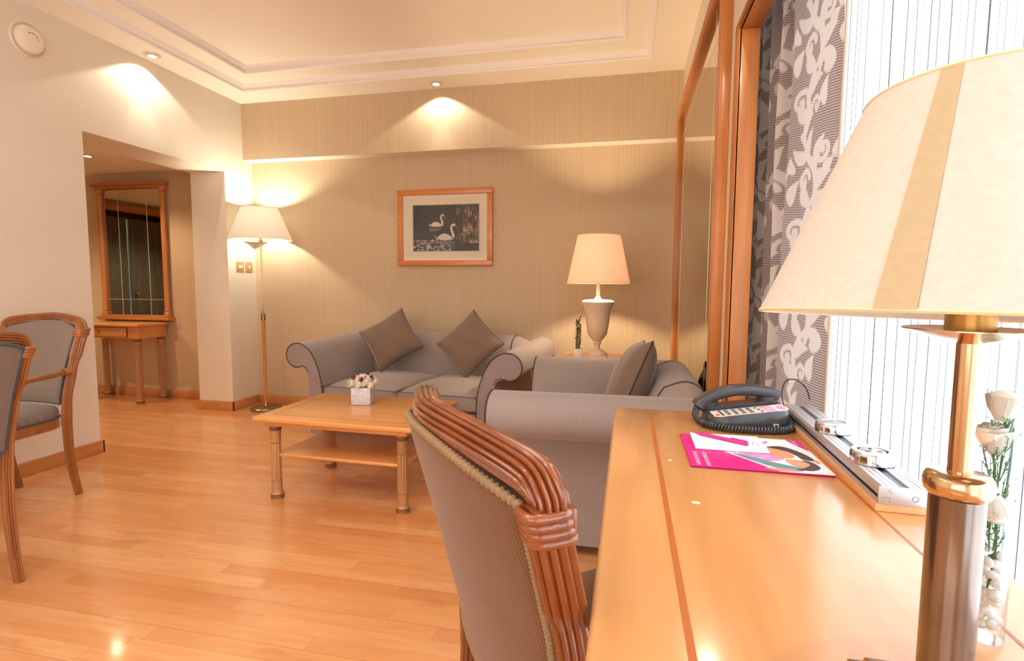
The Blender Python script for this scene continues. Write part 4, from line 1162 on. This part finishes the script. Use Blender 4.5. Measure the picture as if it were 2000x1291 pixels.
def pod(label, y, sock):
    t = thing('socket_pod', label, 'power socket', (.426+.037+(y-.992)*.035, y, .7502+.0443), 0, 'chrome pods on the power rail')
    b = new(); lathe(b, [(.036, 0), (.0375, .001), (.0375, .019), (.036, .0215)], 56, cap=True); obj('chrome_band', b, CHROME, t, 50)
    b = new(); lathe(b, [(.0365, .0205), (.0350, .0235), (.026, .0240), (.0255, .0215), (0, .0215)], 56, cap=False); obj('top_ring', b, plain('brushed_ring', '#DDE0E6', .25, .8), t, 50)
    if sock:
        b = new()
        lathe(b, [(.0225, .0215), (.0215, .0225), (0, .0225)], 40)
        ins = obj('socket_face', b, plain('socket_face', '#AEB4BE', .4, .4), t, 50)
        b = new()
        for x, y_, w_, h_ in ((0, .011, .0026, .004), (-.010, -.006, .0042, .0024), (.010, -.006, .0042, .0024)): box(b, x-w_, x+w_, y_-h_, y_+h_, .0224, .0230)
        obj('pin_hole', b, BLACKR, ins, 0)
    else:
        b = new(); lathe(b, [(.0255, .0218), (0, .0226)], 40, cap=False); obj('cover_disc', b, plain('cover_disc', '#8F9DA6', .3, .5), t, 50)
pod('chrome pod with plain grey cover on the power rail nearer the telephone', 1.355, False)
pod('chrome three-pin socket pod on the power rail nearer the lamp', 1.130, True)

# desk lamp ----------------------------------------------------------
LX, LY = .2800, .5150
t = thing('desk_lamp', 'brass and bronze column desk lamp with big cream shade in foreground', 'table lamp', (LX, LY, .7502))
b = new(); box(b, -.058, .062, -.07, .050, 0, .010, .002); box(b, -.048, .052, -.06, .042, .010, .020, .004); obj('base', b, BRASS, t)
b = new(); lathe(b, [(.0200, .018), (.0200, .205)], 56); obj('column', b, BRONZE, t)
b = new(); lathe(b, [(.021, .203), (.0240, .207), (.0252, .213), (.0240, .219), (.022, .222), (.012, .2235), (0, .2235)], 56); obj('collar', b, BRASS, t, 60)
b = new(); lathe(b, [(.0085, .222), (.0085, .338), (0, .338)], 32, cap=False); obj('stem', b, BRASS, t)
b = new(); lathe(b, [(.0085, .334), (.018, .336), (.034, .3405), (.047, .3455), (.047, .3465), (.034, .344), (0, .343)], 56, cap=False); obj('drip_dish', b, BRASS, t, 60)
b = new(); lathe(b, [(.0175, .343), (.0175, .372), (0, .372)], 32, cap=False); obj('lamp_holder', b, BRASSD, t)
rb, rtp, zb, zt_ = .1600, .0850, .3560, .5370
b = new(); lathe(b, [(rb, zb), (rtp, zt_), (rtp-.0015, zt_), (rb-.0015, zb)], 96, cap=False); sh = obj('lamp_shade', b, SHADE_C, t)
tl_ = Matrix.Translation((0, 0, .40)) @ Matrix.Rotation(math.radians(-3.4), 4, Vector((.880, -.475, 0))) @ Matrix.Translation((0, 0, -.40))
sh.matrix_basis = tl_
rimm = plain('shade_edge', '#E6CDA8', .7)
for z, r in ((zb, rb-.0006), (zt_, rtp-.0006)):
    b = new(); tube(b, [(r*math.cos(2*PI*k/72), r*math.sin(2*PI*k/72), z) for k in range(72)], .0017, 6, closed=True); obj('shade_rim', b, rimm, sh)
b = new()   # overlapping fabric seam on the shade
a0 = math.radians(223); a1 = math.radians(232)
for i in range(6):
    th0 = a0+(a1-a0)*i/6; th1 = a0+(a1-a0)*(i+1)/6
    q = [b.verts.new((r*math.cos(a), r*math.sin(a), z)) for r, z, a in ((rb+.0008, zb+.001, th0), (rb+.0008, zb+.001, th1), (rtp+.0008, zt_-.001, th1), (rtp+.0008, zt_-.001, th0))]
    b.faces.new(q)
obj('shade_seam', b, SEAM, sh)
b = new()
for k in range(3):
    a = k*2*PI/3; tube(b, [(0, 0, zt_-.03), (.080*math.cos(a), .080*math.sin(a), zt_-.008)], .0014, 6)
tube(b, [(0, 0, .37), (0, 0, zt_-.03)], .003, 8)
obj('shade_carrier', b, BRASSD, t).matrix_basis = tl_
b = new(); ellipsoid(b, (0, 0, .43), (.026, .026, .036)); obj('bulb', b, plain('bulb_opal', '#F4ECDC', .3), t)

# vase with roses ------------------------------------------------------
VX, VY = .3890, .6500
t = thing('glass_vase', 'tall clear glass cylinder vase with white roses at the right edge', 'vase', (VX, VY, .7502))
b = new(); lathe(b, [(0, 0), (.0155, 0), (.0165, .002), (.0165, .275), (.0153, .275), (.0150, .016), (0, .014)], 48, cap=False)
obj('cylinder', b, glass('vase_glass', (.97, .99, 1, 1)), t, 50)
b = new(); random.seed(5)
for k in range(34):
    a = random.uniform(0, 6.28); r = .010*math.sqrt(random.random()); z = .018+.0024*k
    ellipsoid(b, (r*math.cos(a), r*math.sin(a), z), (.0066, .0045, .005), 9, 6, rot=Euler((random.random()*3, random.random()*3, 0)).to_matrix())
o_ = obj('pebbles', b, plain('clear_pebbles', '#E9E4DF', .15, var=.1, scale=80, coat=.5), t); o_['kind'] = 'stuff'
ROSE = plain('cream_rose', '#FBF5EC', .6, var=.04, scale=60); STEM = plain('stem_green', '#4C7A46', .5, var=.2, scale=80)
def rose(b, c, r, tilt=(0, 0, 1)):
    q = Vector((0, 0, 1)).rotation_difference(Vector(tilt))
    for ring, (n, rr, h0, h1, op) in enumerate(((3, .32, -.4, 1.05, .05), (4, .58, -.8, 1.0, .12), (5, .82, -1.1, .85, .25), (6, 1.0, -1.2, .6, .6))):
        for k in range(n):
            a = 2*PI*k/n+ring*.6; half = 2*PI/n*.68; A = []
            for j in range(5):
                v = j/4; row = []
                for i in range(7):
                    u = -1+2*i/6; th = a+u*half; rad = r*rr*(.35+.65*math.sin(min(1, v*1.1)*PI/2))*(1+.12*op*v*v)
                    z = r*(h0+(h1-h0)*v)-r*.16*u*u*v
                    if v == 1: rad += r*.10*op
                    row.append(b.verts.new(Vector(c)+q@Vector((rad*math.cos(th), rad*math.sin(th), z))))
                A.append(row)
            for j in range(4):
                for i in range(6): b.faces.new((A[j][i], A[j][i+1], A[j+1][i+1], A[j+1][i]))
for c, r, tl in (((.0015, .0005, .258), .0150, (.1, 0, 1)), ((-.005, .002, .222), .0150, (-.15, 0, 1)), ((.0, -.002, .145), .0140, (.2, 0, -1)),):
    b = new(); rose(b, c, r, tl); obj('rose', b, ROSE, t, 60)
b = new()
for s in ([(.002, 0, .245), (.004, .003, .19), (-.002, .002, .12), (.002, 0, .06)], [(-.005, .002, .21), (-.002, -.003, .16), (.004, 0, .10), (-.002, 0, .05)], [(.0, -.002, .15), (.003, .001, .11), (0, .004, .07)], [(.009, -.004, .235), (.010, 0, .18), (.003, 0, .12)]):
    tube(b, smooth_path(s, 6), .0011, 6)
obj('stems', b, STEM, t)
b = new(); random.seed(11)
def sprig(p, d, n=9, ll=.0055):
    p = Vector(p); d = Vector(d)
    tube(b, [p, p+d*.5, p+d], .0005, 5)
    for k in range(n):
        q = p+d*(k+1)/n; a = random.uniform(0, 6.28); s = Vector((math.cos(a), math.sin(a), .6))*ll; w_ = Vector((-math.sin(a), math.cos(a), 0))*.0012
        b.faces.new([b.verts.new(x) for x in (q, q+s*.5+w_, q+s, q+s*.5-w_)])
for k in range(60):
    a = random.uniform(0, 6.28); r = .0125; z = random.uniform(.09, .235)
    sprig((r*.4*math.cos(a), r*.4*math.sin(a), z), (r*.7*math.cos(a), r*.7*math.sin(a), random.uniform(.01, .04)))
sprig((-.010, -.008, .20), (.012, .0, .045), 12); sprig((-.012, -.008, .195), (.014, .0, .02), 9)
obj('foliage', b, plain('sprig_green', '#6B9158', .5, var=.25, scale=90), t, 0)

# ---------------------------------------------------------------- curtain and sheer
def curtain():
    # plan path of the gathered drape, from the reveal towards the camera
    keys = [(.462, 2.30), (.485, 2.25), (.470, 2.20), (.515, 2.17), (.478, 2.11), (.520, 2.08), (.484, 2.02), (.530, 1.99), (.496, 1.925), (.520, 1.86), (.524, 1.81), (.528, 1.74), (.540, 1.69), (.556, 1.665)]
    P = smooth_path([(x, y, 0) for x, y in keys], 26)
    L = [0]
    for p, q in zip(P, P[1:]): L.append(L[-1]+(q-p).length)
    nz = 520; z0, z1 = .02, 2.36
    Z = np.linspace(z0, z1, nz+1)
    U = np.array(L)+0.02; n = len(P)
    X = np.array([p.x for p in P]); Y = np.array([p.y for p in P])
    N = np.zeros((n, 2))
    for i in range(n):
        a = P[min(i+1, n-1)]-P[max(i-1, 0)]; a.normalize(); N[i] = (a.y, -a.x)
    UU, ZZ = np.meshgrid(U, Z)
    disp = .004*np.sin(ZZ*3.1+UU*9)+.002*np.sin(ZZ*7+UU*23)
    XX = X[None, :]+N[:, 0][None, :]*disp; YY = Y[None, :]+N[:, 1][None, :]*disp
    # damask pattern: value 1 inside the motif
    TW, TH = .250, .40
    pu = np.mod(UU-U[-1]+.262, TW); pv = np.mod(ZZ, TH)
    pat = np.zeros_like(UU)
    def leaf(cx, cy, ang, ln, wd):
        nonlocal pat
        for ou in (-TW, 0, TW):
            for ov in (-TH, 0, TH):
                dx = pu-(cx+ou); dy = pv-(cy+ov); c, s = math.cos(ang), math.sin(ang)
                a = dx*c+dy*s; bb = -dx*s+dy*c
                tt = np.clip(a/ln, 0, 1); bend = .18*ln*np.sin(tt*PI)
                ww = wd*np.sin(np.pi*tt**.75)
                pat = np.maximum(pat, np.clip((ww-np.abs(bb-bend))/.0022+.5, 0, 1)*((a > 0) & (a < ln)))
    def stroke(pts, wds):
        nonlocal pat
        for (ax, ay), (bx, by), w0, w1 in zip(pts, pts[1:], wds, wds[1:]):
            for ou in (-TW, 0, TW):
                for ov in (-TH, 0, TH):
                    dx = bx-ax; dy = by-ay; l2 = dx*dx+dy*dy
                    tt = np.clip(((pu-ax-ou)*dx+(pv-ay-ov)*dy)/l2, 0, 1)
                    d = np.hypot(pu-ax-ou-tt*dx, pv-ay-ov-tt*dy)
                    pat = np.maximum(pat, np.clip(((w0+(w1-w0)*tt)-d)/.0022+.5, 0, 1))
    def spiral(cx, cy, r0, a0, turns, w0, flip=1, n=22):
        pts = []
        for k in range(n+1):
            q = k/n; a = a0+flip*turns*2*PI*q; r = r0*(1-q)**1.05+.003
            pts.append((cx+r*math.cos(a), cy+r*math.sin(a)))
        stroke(pts, [w0*(1-.65*k/n) for k in range(n+1)])
        ex = pts[-1]; stroke([ex, (ex[0]+.001, ex[1])], [w0*1.1, w0*1.1])
    stem = smooth_path([(.06, 0, 0), (.10, .05, 0), (.085, .11, 0), (.12, .17, 0), (.17, .21, 0), (.16, .28, 0), (.10, .33, 0), (.06, .40, 0)], 6)
    stroke([(p.x, p.y) for p in stem], [.010+.008*abs(math.sin(i*.16)) for i in range(len(stem))])
    spiral(.045, .105, .040, -.2, 1.25, .011, 1); spiral(.205, .165, .040, 3.0, 1.25, .012, -1); spiral(.085, .255, .036, .2, 1.2, .011, 1)
    spiral(.205, .330, .034, 3.4, 1.2, .010, 1); spiral(.150, .065, .030, 3.2, 1.1, .009, -1)
    for a in ((.10, .05, 2.5, .075, .019), (.09, .11, .35, .085, .020), (.13, .18, 2.2, .09, .021), (.17, .22, .5, .07, .020), (.165, .28, 1.1, .085, .020), (.10, .33, 2.7, .075, .018),
              (.105, .33, 1.2, .07, .017), (.17, .21, -.9, .07, .018), (.06, .0, .6, .075, .017), (.20, .05, 1.4, .07, .016), (.02, .19, 1.2, .07, .017), (.03, .29, 1.9, .05, .014), (.22, .25, 1.0, .05, .014)):
        leaf(a[0], a[1], a[2], a[3]*1.22, a[4]*1.25)
    verts = np.stack([XX, YY, ZZ], -1).reshape(-1, 3)
    nn = n; faces = []
    idx = np.arange((nz+1)*nn).reshape(nz+1, nn)
    faces = np.stack([idx[:-1, :-1], idx[:-1, 1:], idx[1:, 1:], idx[1:, :-1]], -1).reshape(-1, 4)
    me = bpy.data.meshes.new('curtain'); me.from_pydata(verts.tolist(), [], faces.tolist())
    at = me.attributes.new('motif', 'FLOAT', 'POINT'); at.data.foreach_set('value', pat.reshape(-1).astype(np.float32))
    au = me.attributes.new('cloth_u', 'FLOAT', 'POINT'); au.data.foreach_set('value', UU.reshape(-1).astype(np.float32))
    m = NT('damask_curtain'); a = m.n('ShaderNodeAttribute', attribute_name='motif'); sep = m.n('ShaderNodeSeparateXYZ'); m.l(m.coord(), sep.inputs[0])
    u = m.n('ShaderNodeAttribute', attribute_name='cloth_u')
    wob = m.math('MULTIPLY', m.noise(m.coord(), 9, 2), .012)
    rib = m.math('MULTIPLY_ADD', m.math('SINE', m.math('MULTIPLY', m.math('ADD', m.math('ADD', sep.outputs[2], m.math('MULTIPLY', u.outputs['Fac'], .10)), wob), 2*PI/.0075)), .5, .5)
    ground = m.mix(m.ramp(rib, [(.25, (0, 0, 0, 1)), (.6, (1, 1, 1, 1))]), lin('#75615A'), lin('#A8978F'))
    mot = m.mix(m.math('MULTIPLY', rib, .3), lin('#C6B8AD'), lin('#AFA198'))
    col = m.mix(a.outputs['Fac'], ground, mot)
    d = m.n('ShaderNodeBsdfDiffuse'); tr = m.n('ShaderNodeBsdfTranslucent'); gs = m.n('ShaderNodeBsdfGlossy'); gs.inputs['Roughness'].default_value = .5
    m.l(col, d.inputs[0]); m.l(col, tr.inputs[0]); m.l(col, gs.inputs[0])
    mx = m.n('ShaderNodeMixShader'); mx.inputs[0].default_value = .45; m.l(d.outputs[0], mx.inputs[1]); m.l(tr.outputs[0], mx.inputs[2])
    m2 = m.n('ShaderNodeMixShader'); m2.inputs[0].default_value = .08; m.l(mx.outputs[0], m2.inputs[1]); m.l(gs.outputs[0], m2.inputs[2])
    m.l(m2.outputs[0], m.out.inputs[0])
    me.materials.append(m.m); me.shade_smooth()
    o = bpy.data.objects.new('curtain', me); COL.objects.link(o)
    tag(o, 'taupe curtain with silver leaf scroll pattern gathered at the window edge', 'curtain')
    b = new(); tube(b, [(.5585, 1.658, z) for z in (.02, 2.36)], .004, 6); obj('curtain_hem', b, plain('curtain_hem', '#C9AE9C', .8), o)
curtain()
def sheer():
    n = 1500; y0, y1 = -2.2, 2.25
    rnd = random.Random(4); ph = [rnd.uniform(0, 6.28) for _ in range(5)]
    vs, us = [], []
    zs = [.03, .5, 1.0, 1.5, 2.0, 2.38]
    for z in zs:
        for i in range(n+1):
            s = y0+(y1-y0)*i/n
            w = .008*math.sin(s*46+ph[0]+.5*math.sin(s*9))+.003*math.sin(s*97+ph[1])+.004*math.sin(s*23+z*1.4+ph[2])
            sway = .012*math.sin(s*11+ph[3])*(2.38-z)/2.3
            vs.append((.600+w*(.55+.45*(2.38-z)/2.35), s+sway, z)); us.append(s)
    faces = []
    for j in range(len(zs)-1):
        for i in range(n): a = j*(n+1)+i; faces.append((a, a+1, a+n+2, a+n+1))
    me = bpy.data.meshes.new('sheer_curtain'); me.from_pydata(vs, [], faces)
    at = me.attributes.new('cloth_u', 'FLOAT', 'POINT'); at.data.foreach_set('value', np.array(us, dtype=np.float32))
    m = NT('sheer_voile'); u = m.n('ShaderNodeAttribute', attribute_name='cloth_u').outputs['Fac']
    k = m.math('DIVIDE', u, .026); fr = m.math('FRACT', k); wn = m.n('ShaderNodeTexWhiteNoise', noise_dimensions='1D'); m.l(m.math('FLOOR', k), wn.inputs['W'])
    line = m.math('MULTIPLY', m.math('LESS_THAN', fr, .15), m.math('MULTIPLY_ADD', wn.outputs['Value'], .25, .75))
    tcol = m.mix(line, (1, 1, 1, 1), (.09, .09, .10, 1)); dcol = m.mix(line, lin('#F7F7F7'), lin('#1E1C1C'))
    tp = m.n('ShaderNodeBsdfTransparent'); m.l(tcol, tp.inputs[0]); d = m.n('ShaderNodeBsdfDiffuse'); m.l(dcol, d.inputs[0]); tr = m.n('ShaderNodeBsdfTranslucent'); m.l(dcol, tr.inputs[0])
    mx = m.n('ShaderNodeMixShader'); mx.inputs[0].default_value = .62; m.l(d.outputs[0], mx.inputs[1]); m.l(tr.outputs[0], mx.inputs[2])
    m2 = m.n('ShaderNodeMixShader'); m2.inputs[0].default_value = .45; m.l(tp.outputs[0], m2.inputs[1]); m.l(mx.outputs[0], m2.inputs[2])
    m.l(m2.outputs[0], m.out.inputs[0])
    me.materials.append(m.m); me.shade_smooth()
    o = bpy.data.objects.new('sheer_curtain', me); COL.objects.link(o)
    tag(o, 'white sheer curtain with fine grey stripes hanging across the bright window', 'curtain')
sheer()
